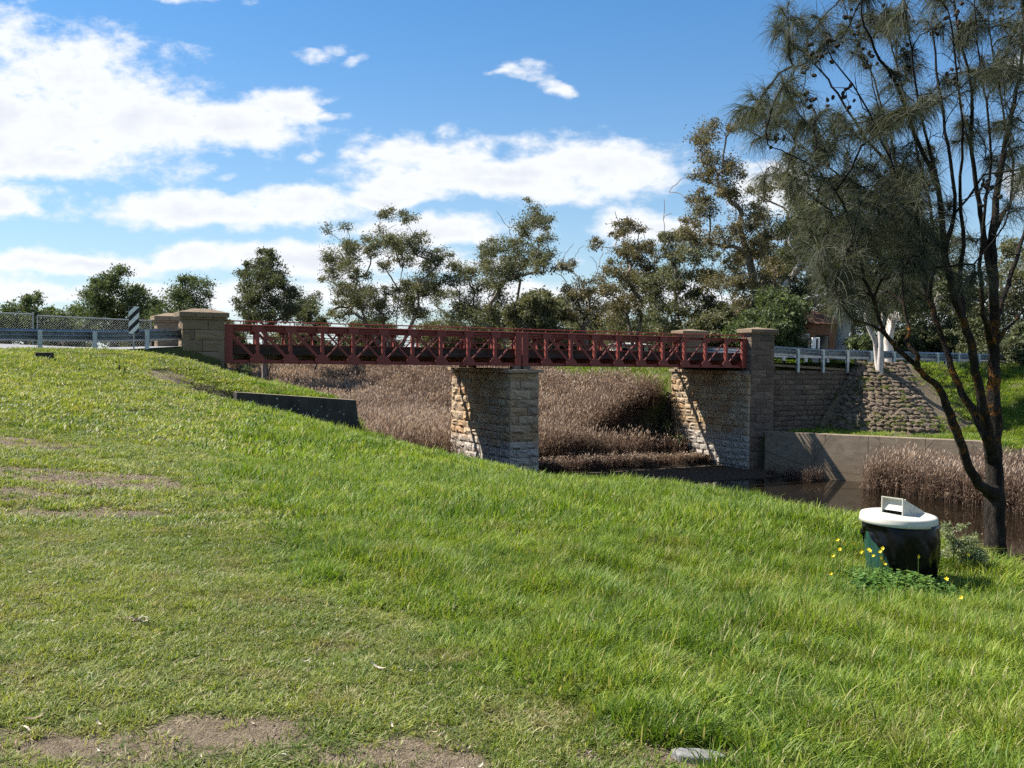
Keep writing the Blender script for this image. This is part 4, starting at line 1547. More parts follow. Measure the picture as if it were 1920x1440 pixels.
for i, (px, top, D, w, lab) in enumerate([(1052, 545, 122, 60, 'pale slim gum in the belt between the topknot gum and the leaning gum'), (1140, 500, 120, 70, 'grey gum in the belt between the leaning gum and the slender gum'), (1240, 500, 112, 70, 'grey gum in the belt behind the slender gum and the rounded gum'), (1365, 470, 104, 90, 'grey gum in the belt behind the far pillar cap'), (1480, 450, 98, 90, 'grey gum in the belt left of the stout white trunk'), (560, 560, 125, 60, 'low pale gum between the lone gum and the wide gum'), (850, 540, 125, 60, 'low pale gum between the wide gum and the topknot gum')]):
    r5 = random.Random(300 + i)
    cl = []
    for k_ in range(13):
        f = r5.random()
        cl.append((px + r5.uniform(-1, 1) * w * (.25 + .4 * f), 640 + (top - 640) * f + r5.uniform(-8, 8), r5.uniform(11, 19)))
    gum('gum_tree', lab, (px, 690), D, cl, (GUM, GUM_B, GUM_D)[i % 3], trunk_r=.22, seed=300 + i, group=TREES, dens=.8, stems=[[(px - 3, 650), (px - 8, 610)], [(px + 4, 650), (px + 10, 600)]])
FAR = 'rounded trees beyond the road at the left'
gum('leafy_tree', 'big rounded tree behind the fence at the left', (215, 668), 75, [(190, 545, 30), (218, 530, 28), (246, 560, 28), (178, 575, 30), (215, 570, 38), (250, 592, 28), (200, 605, 36), (235, 615, 30), (170, 610, 24), (195, 525, 20), (262, 575, 18)], BUSH, BARK_DARK, trunk_r=.3, seed=16, group=FAR, dens=1.0, size=.2)
gum('leafy_tree', 'pointed leafy tree just left of the striped marker pillars', (350, 668), 82, [(345, 540, 24), (370, 545, 24), (330, 565, 26), (312, 588, 22), (358, 580, 32), (380, 588, 18), (335, 605, 24), (372, 612, 20), (360, 522, 12)], BUSH, BARK_DARK, trunk_r=.25, seed=17, group=FAR, dens=1.0, size=.2)
gum('leafy_tree', 'small tree between the rounded tree and the pointed tree', (290, 668), 92, [(292, 572, 18), (276, 595, 22), (305, 600, 20), (285, 620, 22)], BUSH, BARK_DARK, trunk_r=.2, seed=18, group=FAR, dens=1.1, size=.28)
gum('leafy_tree', 'low spreading tree at the far left edge', (50, 668), 95, [(12, 600, 22), (45, 578, 24), (66, 560, 14), (75, 598, 24), (30, 618, 24), (60, 622, 24), (-15, 605, 26)], BUSH, BARK_DARK, trunk_r=.25, seed=19, group=FAR, dens=1.1, size=.30)
gum('leafy_tree', 'low tree with two humps between the far left tree and the rounded tree', (125, 668), 100, [(102, 590, 16), (140, 592, 20), (118, 610, 24), (152, 612, 20), (95, 622, 18)], BUSH, BARK_DARK, trunk_r=.22, seed=20, group=FAR, dens=1.1, size=.30)

LOW = 'low shrubs behind the bridge'
for i, (px, py, D, w, h, mt, lab) in enumerate([
        (590, 688, 104, 70, 125, GUM_D, 'dark pointed shrub between the lone gum and the wide gum'),
        (1000, 690, 92, 90, 165, GUM, 'tall olive shrub under the topknot gum'),
        (1046, 690, 98, 60, 150, GUM, 'narrow olive shrub right of the topknot gum'),
        (445, 690, 108, 60, 75, BUSH, 'small green shrub just past the near left pillar'),
        (690, 695, 125, 120, 90, GUM_D, 'dark low shrub at the foot of the wide gum'),
        (830, 690, 130, 110, 85, GUM, 'olive low shrub between the two tall gums'),
        (930, 690, 128, 110, 110, GUM_D, 'dark low shrub at the foot of the topknot gum'),
        (1120, 690, 120, 120, 100, GUM, 'olive low shrub behind the leaning gum'),
        (1230, 690, 118, 120, 95, GUM_D, 'dark low shrub behind the white shed side'),
        (1345, 690, 88, 110, 110, GUM, 'olive low shrub left of the far pillar cap'),
        (1440, 680, 74, 120, 130, BUSH, 'fresh green bush right of the far pillar cap'),
        (1400, 690, 100, 120, 120, GUM_D, 'dark bush behind the far pillar cap'),
        (1620, 682, 74, 60, 55, BUSH, 'small green bush between two white trunks'),
        (1720, 690, 84, 140, 80, GUM_D, 'dark bush behind the guardrail right of the white trunks'),
        (1840, 690, 80, 140, 80, GUM_D, 'dark bush behind the she-oak stems'),
        (1925, 700, 70, 90, 90, GUM_D, 'dark bush at the right edge behind the she-oak'),
        (545, 690, 120, 110, 70, GUM, 'low olive shrub behind the lone gum'),
        (320, 672, 115, 120, 62, GUM_D, 'low dark shrub behind the left pillars'),
        (100, 668, 106, 130, 66, BUSH, 'green low shrub between the two leftmost trees'),
        (262, 668, 100, 100, 74, GUM_D, 'dark low shrub right of the big rounded tree'),
        (405, 672, 100, 90, 70, BUSH, 'green low shrub behind the near left pillar cap'),
        (30, 668, 120, 140, 52, GUM_D, 'low dark shrub behind the far left tree'),
        (180, 668, 118, 140, 50, GUM_D, 'low dark shrub behind the rounded tree')]):
    bush('shrub', lab, px, py, D, w, h, mt, seed=60 + i, group=LOW, size=.30, dens=1.15)
# scrub in the creek bed, seen under the bridge
SCRUB = 'scrub seen under the bridge'
for i, (px, py, D, w, h, mt, lab) in enumerate([
        (600, 712, 118, 130, 48, OLIVE, 'grey thicket under the left end of the bridge'),
        (560, 705, 122, 90, 34, GUM_D, 'dark thicket under the second left panel of the bridge'),
        (690, 712, 116, 120, 40, OLIVE, 'grey twiggy thicket under the third left gusset'),
        (1075, 760, 82, 130, 48, OLIVE, 'olive thicket right of the pier, nearer the pier'),
        (1150, 765, 78, 140, 52, OLIVE, 'olive thicket midway between pier and abutment'),
        (1215, 758, 84, 120, 62, OLIVE, 'olive thicket against the far abutment'),
        (1256, 842, 63.5, 46, 62, BUSH, 'green bush in the shade left of the far abutment'),
        (1232, 712, 92, 100, 44, OLIVE, 'grey thicket under the right end of the bridge'),
        (1060, 715, 104, 120, 40, OLIVE, 'grey thicket high under the right span by the pier'),
        (1180, 712, 100, 140, 44, OLIVE, 'grey thicket high under the middle of the right span'),
        (455, 708, 43, 34, 26, BUSH, 'small leafy bush against the dark left abutment')]):
    bush('scrub_bush', lab, px, py, D, w, h, mt, seed=90 + i, group=SCRUB, size=.20 if D > 50 else .1, dens=1.1, n=14)
TRK = 'slim bare trunks seen under the bridge'
for i, (px, D, wv_, pale, lab) in enumerate([(500, 98, 4, 0, 'thick dark trunk under the left end of the bridge'), (590, 112, 2, 1, 'pale slim trunk left of the grass slope'), (728, 106, 3, 0, 'dark forked stem against the green slope'), (755, 106, 3, 1, 'pale slim stem against the green slope'), (783, 108, 2, 0, 'thin dark stem nearest the pier'), (1014, 92, 4, 1, 'white leaning trunk just right of the pier'), (1008, 96, 2, 1, 'thin white trunk touching the pier'), (1058, 100, 3, 1, 'pale trunk under the right span'), (1110, 98, 2, 1, 'thin pale trunk under the right span middle')]):
    a = at(px, 720, D)
    B = Vector((a.x, a.y, gz(a.x, a.y)))
    e = empty('bare_trunk', B, lab, 'tree trunk', TRK)
    tp = at(px + (6 if i in (5, 2) else 1), 650, D)
    r0 = wv_ * D / FPX * .5
    MB().tube([B - UP * .2, B.lerp(tp, .4) + Vector((.04, 0, 0)), tp], [r0, r0 * .85, r0 * .7], 7).build('trunk', BARK_PALE if pale else BARK_DARK, e, smooth=True)
    MB().tube([B.lerp(tp, .45), at(px + 14, 668, D), at(px + 24, 640, D)], [r0 * .6, r0 * .45, r0 * .3], 6).build('limb', BARK_PALE if pale else BARK_DARK, e, smooth=True)

# ------------------------------------------------------------------ the she-oak beside the bin
OD = 9.4
so_b = at(1868, 1085, OD)
so_b.z = gz(so_b.x, so_b.y) - .12
so = empty('sheoak_tree', so_b, 'dark many-stemmed she-oak with orange lichen on its stems beside the bin', 'tree')
rr = random.Random(77)
sk = Skel(so_b, rr)
PXM = OD / FPX


def stem_pts(lst, d0, d1):
    n = len(lst)
    return [at(x, y, OD + d0 + (d1 - d0) * i / max(1, n - 1)) for i, (x, y, r) in enumerate(lst)], [r * PXM for (_, _, r) in lst]


def stem(start, lst, d0, d1):
    # refine with a smooth wobble
    P, Q = stem_pts([(x, y, r * (1.0 if y > 760 else .80 if y > 400 else .72)) for x, y, r in lst], d0, d1)
    prev = sk.p[start]
    prad = sk.fixed.get(start, Q[0])
    pts, rad = [], []
    for p, r in zip(P, Q):
        k = 3
        for j in range(1, k + 1):
            f = j / k
            w = 0 if j == k else .012
            pts.append(prev.lerp(p, f) + Vector((rr.uniform(-w, w), rr.uniform(-w, w), 0)))
            rad.append(prad * (1 - f) + r * f)
        prev, prad = p, r
    first = len(sk.p)
    sk.chain(start, pts, rad)
    return first


def node_near(px, py, a=0, b=None):
    best, bi = 1e9, 0
    for i in range(a, len(sk.p) if b is None else b):
        q = sk.p[i] - EYE
        c = CAM_R.transposed() @ q
        x, y = 960 - c.x / c.z * FPX, 720 + c.y / c.z * FPX
        dd = (x - px) ** 2 + (y - py) ** 2
        if dd < best:
            best, bi = dd, i
    return bi


sk.fixed[0] = 25 * PXM
m0 = stem(0, [(1868, 1050, 20), (1867, 1000, 19), (1866, 940, 19), (1865, 900, 17), (1864, 849, 15), (1864, 777, 14), (1865, 704, 13.5), (1863, 650, 13), (1864, 573, 12), (1861, 500, 11), (1861, 437, 9.5), (1873, 340, 8), (1885, 267, 7), (1902, 194, 5.5), (1914, 121, 4.5), (1918, 40, 3.5), (1925, -60, 2.5)], 0, .5)
end0 = len(sk.p)
s2 = stem(node_near(1865, 860), [(1852, 812, 11), (1847, 784, 10), (1838, 733, 10), (1827, 679, 9.5), (1818, 632, 9), (1804, 596, 8.5), (1789, 560, 8), (1771, 476, 7), (1759, 350, 6), (1732, 291, 5), (1708, 233, 4.5), (1683, 160, 4), (1649, 112, 3.2), (1620, 49, 2.5), (1610, -20, 2)], -.1, -1.0)
s3 = stem(node_near(1865, 850), [(1848, 815, 9.5), (1836, 791, 9), (1804, 740, 8), (1786, 697, 7.5), (1775, 657, 7), (1760, 614, 6.5), (1742, 560, 6), (1727, 486, 5.5), (1698, 389, 5), (1669, 311, 4.5), (1620, 257, 3.6), (1571, 175, 3), (1542, 136, 2.4), (1508, 97, 1.8)], -.15, .9)
s4 = stem(node_near(1866, 925, 0, end0), [(1850, 918, 10), (1833, 907, 9), (1815, 874, 8.5), (1797, 820, 8), (1782, 777, 8), (1760, 726, 7.5), (1732, 704, 6.5), (1717, 683, 6), (1685, 657, 5), (1659, 625, 4.5), (1638, 560, 4), (1620, 525, 3.5), (1600, 440, 3), (1580, 380, 2.4), (1533, 316, 2), (1474, 287, 1.6), (1440, 272, 1.2)], -.1, -1.6)
e4 = len(sk.p)
stem(node_near(1720, 688, s4, e4), [(1722, 670, 5), (1705, 650, 4.5), (1699, 640, 4), (1705, 618, 3.5), (1694, 570, 3), (1690, 500, 2.4)], -.9, -.6)
stem(node_near(1662, 628, s4, e4), [(1640, 612, 3), (1600, 600, 2.4), (1570, 560, 2)], -1.2, -1.5)
stem(node_near(1862, 520, m0, end0), [(1848, 460, 7), (1838, 400, 6.5), (1829, 340, 6), (1819, 267, 5), (1822, 170, 4), (1795, 49, 3), (1785, -30, 2.2)], .3, .1)
stem(node_near(1864, 590, m0, end0), [(1882, 555, 6), (1892, 525, 5.5), (1912, 461, 5), (1935, 400, 4)], .4, .9)
stem(node_near(1864, 640, m0, end0), [(1885, 620, 3), (1920, 582, 2.5), (1950, 560, 2)], .2, .4)
stem(node_near(1771, 476, s2, s3), [(1790, 400, 4.5), (1782, 300, 4), (1770, 220, 3.5), (1755, 130, 2.8), (1745, 40, 2)], -.6, -.3)
stem(node_near(1759, 350, s2, s3), [(1735, 250, 3), (1712, 130, 2.4), (1700, 20, 1.8)], -.8, -1.1)
stem(node_near(1727, 486, s3, s4), [(1690, 430, 3.5), (1640, 370, 3), (1596, 345, 2.6), (1533, 300, 2.0), (1470, 240, 1.5), (1420, 215, 1.1)], .3, .6)
stem(node_near(1698, 389, s3, s4), [(1670, 250, 3), (1640, 150, 2.4), (1600, 60, 1.8), (1580, 0, 1.4)], .6, 1.0)
stem(node_near(1861, 437, m0, end0), [(1895, 380, 4), (1900, 300, 3.4), (1880, 200, 2.8), (1860, 90, 2.2), (1850, 0, 1.6)], .6, 1.0)
stem(node_near(1804, 596, s2, s3), [(1800, 520, 5), (1806, 430, 4.4), (1800, 330, 3.6), (1806, 230, 3.0), (1792, 120, 2.4), (1778, 20, 1.8)], -.3, -.6)
stem(node_near(1742, 560, s3, s4), [(1752, 480, 4.4), (1745, 390, 3.8), (1722, 300, 3.2), (1700, 200, 2.6), (1672, 90, 2.0), (1660, 0, 1.6)], .2, .5)
stem(node_near(1863, 650, m0, end0), [(1842, 590, 5), (1836, 500, 4.4), (1846, 400, 3.8), (1858, 300, 3.2), (1850, 190, 2.6), (1832, 80, 2.0), (1826, -10, 1.6)], -.2, -.5)
stem(node_near(1771, 476, s2, s3), [(1738, 420, 3.6), (1690, 350, 3.0), (1655, 270, 2.5), (1612, 180, 2.0), (1560, 110, 1.6)], -.5, -.9)
STEM_N = len(sk.p)
OAK = [(1440, 190, 36), (1480, 150, 32), (1420, 240, 34), (1460, 230, 44), (1500, 210, 44), (1540, 235, 44), (1402, 205, 22), (1560, 255, 40), (1600, 235, 40), (1640, 235, 34), (1490, 100, 38), (1470, 65, 34), (1520, 40, 38), (1560, 70, 26), (1600, 60, 30), (1640, 30, 26), (1680, 60, 28), (1720, 100, 28), (1700, 20, 28), (1750, 40, 26), (1800, 60, 28), (1850, 40, 28), (1900, 60, 30), (1880, 130, 28), (1830, 140, 22), (1780, 150, 22), (1740, 190, 24), (1530, 300, 36), (1580, 320, 36), (1620, 340, 42), (1660, 320, 34), (1700, 350, 36), (1660, 380, 42), (1610, 400, 42), (1560, 380, 34), (1700, 420, 42), (1640, 450, 44), (1590, 470, 44), (1680, 480, 44), (1720, 480, 38), (1560, 520, 38), (1610, 540, 40), (1660, 540, 38), (1710, 540, 32), (1770, 400, 24), (1800, 450, 30), (1820, 510, 24), (1440, 330, 24), (1470, 350, 26), (1490, 290, 32), (1750, 280, 22), (1850, 300, 20), (1900, 280, 24), (1910, 380, 24), (1870, 230, 20), (1520, 440, 34), (1530, 480, 34), (1640, 590, 26), (1590, 570, 26), (1500, 400, 28), (1950, 150, 40), (1960, 300, 40), (1620, -30, 40), (1760, -30, 40), (1880, -30, 40), (1480, 20, 26)]
for _ in range(34):
    OAK.append((rr.uniform(1600, 1935), rr.uniform(-30, 340), rr.uniform(18, 28)))
for _ in range(14):
    OAK.append((rr.uniform(1540, 1760), rr.uniform(330, 590), rr.uniform(26, 38)))
rg = np.random.default_rng(5)
tips = []
for (px, py, r) in OAK:
    nt = max(3, int(r / 5.0))
    dk_ = rr.uniform(-1.5, 1.3)
    for _ in range(nt):
        a, q = rr.uniform(0, 6.283), math.sqrt(rr.random())
        T = at(px + math.cos(a) * q * r, py + math.sin(a) * q * r * .9, OD + dk_ + rr.uniform(-.35, .35))
        e_ = sk.grow(T, steps=4, lift=.45, wob=.06, low=so_b.z + 2.6, up_pen=2.6)
        pd = (sk.p[e_] - sk.p[sk.par[e_]]).normalized()
        ch_, i_ = [], e_
        for _k in range(5):
            ch_.append(tuple(sk.p[i_]))
            i_ = max(sk.par[i_], 0)
        tips.append((T, pd, np.array(ch_)))
for _ in range(150):
    T = at(rr.uniform(1470, 1935), rr.uniform(-40, 430), OD + rr.uniform(-1.3, 1.2))
    sk.grow(T, steps=4, lift=.5, wob=.05, low=so_b.z + 2.6, up_pen=3.2)
mb = MB()
sk.tipmin = .003
sk.mesh(mb, .0034, .34, 9, .0105, 4)
mb.build('trunk', BARK_OAK, so, smooth=True)
# drooping branchlets
SV, SQ, SS = [], [], []
o = 0
for (T, pd, ch_) in tips:
    ns = int(rr.uniform(75, 120))
    seg_l = np.minimum(np.cumsum(np.r_[0, np.linalg.norm(np.diff(ch_, axis=0), axis=1)]), 1.0)
    reach = min(.62, seg_l[-1])
    f = (rg.random(ns) ** 1.25) * reach
    pts = np.stack([np.interp(f, seg_l, ch_[:, k]) for k in range(3)], 1)
    d = rg.normal(size=(ns, 3)) * .50 + np.array(pd) * .75 + np.array([0, 0, -.25])
    d /= np.linalg.norm(d, axis=1)[:, None]
    L = rg.uniform(.10, .30, ns)
    droop = rg.uniform(.55, 1.5, ns)
    w = rg.uniform(.0011, .0022, ns)
    sh = np.clip(rg.normal(.45, .22, ns), 0, 1)
    side = np.cross(d, rg.normal(size=(ns, 3)))
    side /= np.linalg.norm(side, axis=1)[:, None] + 1e-9
    rows = []
    p, dd = pts.copy(), d.copy()
    for k in range(4):
        ww = w * (1.0, .95, .75, .25)[k]
        rows.append(np.stack([p - side * ww[:, None], p + side * ww[:, None]], 1))
        p = p + dd * (L / 3)[:, None]
        dd[:, 2] -= droop * .55
        dd /= np.linalg.norm(dd, axis=1)[:, None]
    V = np.stack(rows, 1).reshape(ns, 8, 3)
    SV.append(V.reshape(-1, 3))
    b0 = o + np.arange(ns)[:, None] * 8
    for k in range(3):
        SQ.append(b0 + np.array([2 * k, 2 * k + 1, 2 * k + 3, 2 * k + 2])[None])
        SS.append(sh)
    o += ns * 8
np_obj('crown', np.concatenate(SV), quads=np.concatenate(SQ), mat=NEEDLE, attrs={'shade': ('FACE', np.concatenate(SS))}, parent=so)
# woody cones in clusters along the limbs
M = Mat('cone_wood', .9, .1)
M.color(M.ramp(M.voro(90), [(.1, (.030, .024, .020)), (.6, (.085, .068, .055))])).bump(M.voro(110), 1.0, .01)
MAT_CONE = M.m
cm = MB()
nr, nk = 5, 7
vs, fs = [(0, 0, -.5)], []
for i in range(1, nr):
    a = math.pi * i / nr
    for k in range(nk):
        b = 2 * math.pi * (k + .5 * (i % 2)) / nk
        r_ = .40 * math.sin(a) * (1.12 if (i + k) % 2 else .9)
        vs.append((r_ * math.cos(b), r_ * math.sin(b), -.5 * math.cos(a)))
vs.append((0, 0, .5))
for k in range(nk):
    fs.append((0, 1 + (k + 1) % nk, 1 + k))
    fs.append((len(vs) - 1, 1 + (nr - 2) * nk + k, 1 + (nr - 2) * nk + (k + 1) % nk))
for i in range(nr - 2):
    for k in range(nk):
        fs.append((1 + i * nk + k, 1 + i * nk + (k + 1) % nk, 1 + (i + 1) * nk + (k + 1) % nk, 1 + (i + 1) * nk + k))
cone_me = MB().add(vs, fs).mesh('cone', MAT_CONE)
ncone = 0
for (px, py, n) in [(1555, 92, 12), (1545, 130, 4), (1512, 130, 6), (1640, 92, 6), (1640, 40, 9), (1662, 50, 8), (1600, 25, 7), (1655, 12, 6), (1690, 35, 5), (1620, 115, 3), (1830, 205, 6), (1850, 360, 10), (1735, 345, 6), (1520, 335, 10), (1540, 318, 5), (1490, 320, 5), (1455, 275, 10), (1480, 285, 8), (1660, 308, 6), (1720, 222, 4), (1800, 25, 6), (1880, 15, 10), (1905, 30, 10), (1850, 20, 8), (1585, 170, 5), (1560, 190, 5), (1597, 185, 4), (1780, 165, 4), (1748, 60, 5), (1600, 90, 6), (1620, 60, 6), (1530, 165, 5), (1745, 340, 5), (1840, 345, 4), (1590, 470, 3), (1880, 240, 4), (1770, 130, 4), (1700, 100, 4)]:
    i0 = node_near(px, py, STEM_N)
    c0 = sk.p[i0]
    for k in range(n):
        cobj = bpy.data.objects.new('cone', cone_me)
        COL.objects.link(cobj)
        off = Vector((rr.gauss(0, .026), rr.gauss(0, .026), rr.gauss(0, .036))) * (1 + n / 12)
        s_ = rr.uniform(.030, .050)
        M4 = Matrix.Translation(c0 + off) @ Matrix.Rotation(rr.uniform(0, 3.1), 4, Vector((rr.random(), rr.random(), rr.random())).normalized()) @ Matrix.Diagonal((s_, s_, s_ * 1.15, 1))
        cobj.parent = so
        cobj.matrix_parent_inverse = WORLD[so.name].inverted()
        cobj.matrix_basis = M4
        ncone += 1


# ------------------------------------------------------------------ scattered growth (too many to count)
def proto_collection(name, meshes):
    c = bpy.data.collections.new(name)
    for i, m in enumerate(meshes):
        c.objects.link(bpy.data.objects.new('%s_%02d' % (name, i), m))
    return c


def scatter(name, pts, rot, scl, idx, protos, label, cat, parent=None):
    m = bpy.data.meshes.new(name)
    pts = np.asarray(pts, np.float32)
    m.vertices.add(len(pts))
    m.vertices.foreach_set('co', pts.ravel())
    for k, ty, arr in (('rot', 'FLOAT_VECTOR', rot), ('scl', 'FLOAT_VECTOR', scl)):
        a = m.attributes.new(k, ty, 'POINT')
        a.data.foreach_set('vector', np.asarray(arr, np.float32).ravel())
    a = m.attributes.new('idx', 'INT', 'POINT')
    a.data.foreach_set('value', np.asarray(idx, np.int32))
    ob = bpy.data.objects.new(name, m)
    COL.objects.link(ob)
    ng = bpy.data.node_groups.new(name, 'GeometryNodeTree')
    ng.interface.new_socket('Geometry', in_out='INPUT', socket_type='NodeSocketGeometry')
    ng.interface.new_socket('Geometry', in_out='OUTPUT', socket_type='NodeSocketGeometry')
    N = ng.nodes
    gi, go = N.new('NodeGroupInput'), N.new('NodeGroupOutput')
    ip = N.new('GeometryNodeInstanceOnPoints')
    ci = N.new('GeometryNodeCollectionInfo')
    ci.inputs['Collection'].default_value = protos
    ci.inputs['Separate Children'].default_value = True
    ci.inputs['Reset Children'].default_value = True
    ip.inputs['Pick Instance'].default_value = True

    def na(n, t):
        x = N.new('GeometryNodeInputNamedAttribute')
        x.data_type = t
        x.inputs['Name'].default_value = n
        return x.outputs['Attribute']
    e2r = N.new('FunctionNodeEulerToRotation')
    L = ng.links
    L.new(gi.outputs[0], ip.inputs['Points'])
    L.new(ci.outputs[0], ip.inputs['Instance'])
    L.new(na('idx', 'INT'), ip.inputs['Instance Index'])
    L.new(na('rot', 'FLOAT_VECTOR'), e2r.inputs[0])
    L.new(e2r.outputs[0], ip.inputs['Rotation'])
    L.new(na('scl', 'FLOAT_VECTOR'), ip.inputs['Scale'])
    L.new(ip.outputs[0], go.inputs[0])
    mod = ob.modifiers.new('scatter', 'NODES')
    mod.node_group = ng
    tag(ob, label, cat, kind='stuff')
    return ob


def blade_tuft(name, n, rad, h, w, lean, mat, seed, dry=.1, segs=3):
    """a tuft of curved grass blades"""
    rg = np.random.default_rng(seed)
    V, Q, T, S = [], [], [], []
    o = 0
    for i in range(n):
        a = rg.uniform(0, 6.283)
        r = rad * math.sqrt(rg.random())
        b = np.array([r * math.cos(a), r * math.sin(a), -.012])
        da = a + rg.normal(0, 1.2)
        d = np.array([math.cos(da), math.sin(da), 0])
        H = h * rg.uniform(.5, 1.25)
        ln = lean * rg.uniform(.2, 1.5)
        sd = np.array([-d[1], d[0], 0])
        ww = w * rg.uniform(.7, 1.3)
        for k in range(segs):
            f = k / segs
            p = b + d * H * ln * f ** 1.8 + np.array([0, 0, H * (f - .25 * ln * f * f)])
            V += [p - sd * ww * (1 - f * .55) / 2, p + sd * ww * (1 - f * .55) / 2]
        V.append(b + d * H * ln * 1.0 + np.array([0, 0, H * (1 - .32 * ln)]))
        for k in range(segs - 1):
            Q.append([o + 2 * k, o + 2 * k + 1, o + 2 * k + 3, o + 2 * k + 2])
        T.append([o + 2 * segs - 2, o + 2 * segs - 1, o + 2 * segs])
        S.append(1.0 if rg.random() < dry else float(np.clip(rg.normal(.4, .2), 0, .8)))
        o += 2 * segs + 1
    sh = np.array([s for s in S for _ in range(segs - 1)] + S)
    return np_mesh(name, np.array(V), quads=np.array(Q), tris=np.array(T), mat=mat, attrs={'shade': ('FACE', sh)})


def grass_mat(name, dark, mid, bright, dry, trans=.38, worn=None):
    M = Mat(name, .55, .3)
    big = M.noise(.55, 4, .6)
    med = M.noise(2.4, 3, .6)
    f = M.math('ADD', M.math('MULTIPLY', big, .6), M.math('ADD', M.math('MULTIPLY', med, .35), M.math('MULTIPLY', M.math('SUBTRACT', M.rand(), .5), .34)))
    col = M.ramp(f, [(.36, dark), (.48, mid), (.60, bright)])
    sh = M.attr('shade')
    col = M.mix(M.math('MULTIPLY', sh, .45), col, bright)
    if worn:
        wv_ = M.math('MULTIPLY', M.step(M.noise(1.7, 5, .65), .47, .66), M.step(M.noise(9, 3, .6), .35, .6))
        col = M.mix(M.math('MULTIPLY', wv_, .75), col, worn)
    col = M.mix(M.step(sh, .88, .95), col, dry)
    M.leafy(col, trans, (1.15, 1.2, .55))
    return M.m


G_LONG = grass_mat('long_grass', (.055, .125, .014), (.135, .225, .024), (.255, .315, .036), (.42, .36, .18), worn=(.235, .235, .055))
G_SHORT = grass_mat('mown_grass', (.085, .145, .026), (.175, .230, .042), (.285, .305, .060), (.50, .42, .26), worn=(.27, .22, .10))
long_p = proto_collection('long_tuft', [blade_tuft('long_tuft', 20, .06, .115, .0066, .7, G_LONG, 100 + i, .06) for i in range(8)])
short_p = proto_collection('short_tuft', [blade_tuft('short_tuft', 24, .055, .042, .0052, 1.25, G_SHORT, 200 + i, .10) for i in range(8)])
mid_p = proto_collection('mid_tuft', [blade_tuft('mid_tuft', 34, .15, .13, .011, .7, G_LONG, 300 + i, .05) for i in range(8)])
midshort_p = proto_collection('midshort_tuft', [blade_tuft('midshort_tuft', 36, .15, .06, .010, 1.1, G_SHORT, 400 + i, .08) for i in range(8)])
far_p = proto_collection('far_tuft', [blade_tuft('far_tuft', 44, .34, .17, .026, .7, G_LONG, 500 + i, .04, 2) for i in range(6)])
farshort_p = proto_collection('farshort_tuft', [blade_tuft('farshort_tuft', 44, .34, .09, .024, 1.0, G_SHORT, 600 + i, .06, 2) for i in range(6)])


def field(n, y0, y1, widen=1.25, rg=RNG):
    y = np.sqrt(rg.uniform(y0 * y0, y1 * y1, n))
    x = rg.uniform(-1, 1, n) * (y * .53 * widen + 1.7)
    return x, y


def slope_rot(x, y, rg):
    return np.c_[rg.normal(0, .12, len(x)), rg.normal(0, .12, len(x)), rg.uniform(0, 6.283, len(x))]


def lay(name, x, y, protos, nproto, s_lo, s_hi, label, hvar=None):
    z = ground(x, y)
    n = len(x)
    s = RNG.uniform(s_lo, s_hi, n)
    hv = np.ones(n) if hvar is None else hvar
    scatter(name, np.c_[x, y, z], slope_rot(x, y, RNG), np.c_[s, s, s * hv], RNG.integers(0, nproto, n), protos, label, 'grass')


def on_lawn(x, y):
    s, t = st_of(x, y)
    sc = np.interp(t, CR_T, CR_S)
    wallband = (t > 6.95) & (t < 7.75) & (s > -1.6) & (s < 3.9)
    return (s < sc + 2.2) & (t > .75) & ~wallband


BIN = at(1685, 1100, 8.35)
FLAT = at(1305, 1428, 4.12)


def keep(x, y, lo, is_long):
    k = on_lawn(x, y) & (sstep(.08, lo + .06, bare(x, y)) < RNG.random(len(x)) * 1.05)
    e = long_edge(x, y)
    k &= (RNG.random(len(x)) < e) if is_long else (RNG.random(len(x)) > e * .93)
    k &= np.hypot(x - BIN.x, y - BIN.y) > .33
    k &= (np.hypot((x - BIN.x + .06) / .6, (y - BIN.y + .42) / .46) > 1) | (RNG.random(len(x)) < .3)
    k &= np.hypot(x - FLAT.x, (y - FLAT.y) * 1.3) > .15
    return k


def hv(x, y, a=.6, b=1.5):
    return (a + (b - a) * fbm(x * .8, y * .8, 51) ** 1.2 * 1.2) * (.35 + 1.3 * fbm(x * 4.2, y * 4.2, 57, 3))


for nm, y0, y1, n, pr, npr, lng, s0, s1, lab in (
        ('long_grass', 2.2, 9.5, 76000, long_p, 8, True, .75, 1.3, 'long green grass on the bank in the foreground'),
        ('mown_grass', 2.2, 9.5, 72000, short_p, 8, False, .75, 1.35, 'short worn lawn grass in the foreground'),
        ('long_grass', 9.0, 19, 34000, mid_p, 8, True, .75, 1.3, 'long green grass on the bank towards the pier'),
        ('mown_grass', 9.0, 19, 34000, midshort_p, 8, False, .75, 1.3, 'short lawn grass in the middle distance'),
        ('long_grass', 18, 43, 26000, far_p, 6, True, .7, 1.25, 'long grass below the concrete wing wall'),
        ('mown_grass', 18, 43, 30000, farshort_p, 6, False, .7, 1.25, 'short grass rising to the guardrail')):
    x, y = field(n, y0, y1)
    k = keep(x, y, .60 if not lng else .7, lng)
    x, y = x[k], y[k]
    lay(nm, x, y, pr, npr, s0, s1, lab, hv(x, y) * (.38 + .62 * long_edge(x, y)) if lng else hv(x, y, .7, 1.25) * (1 + .5 * long_edge(x, y)))

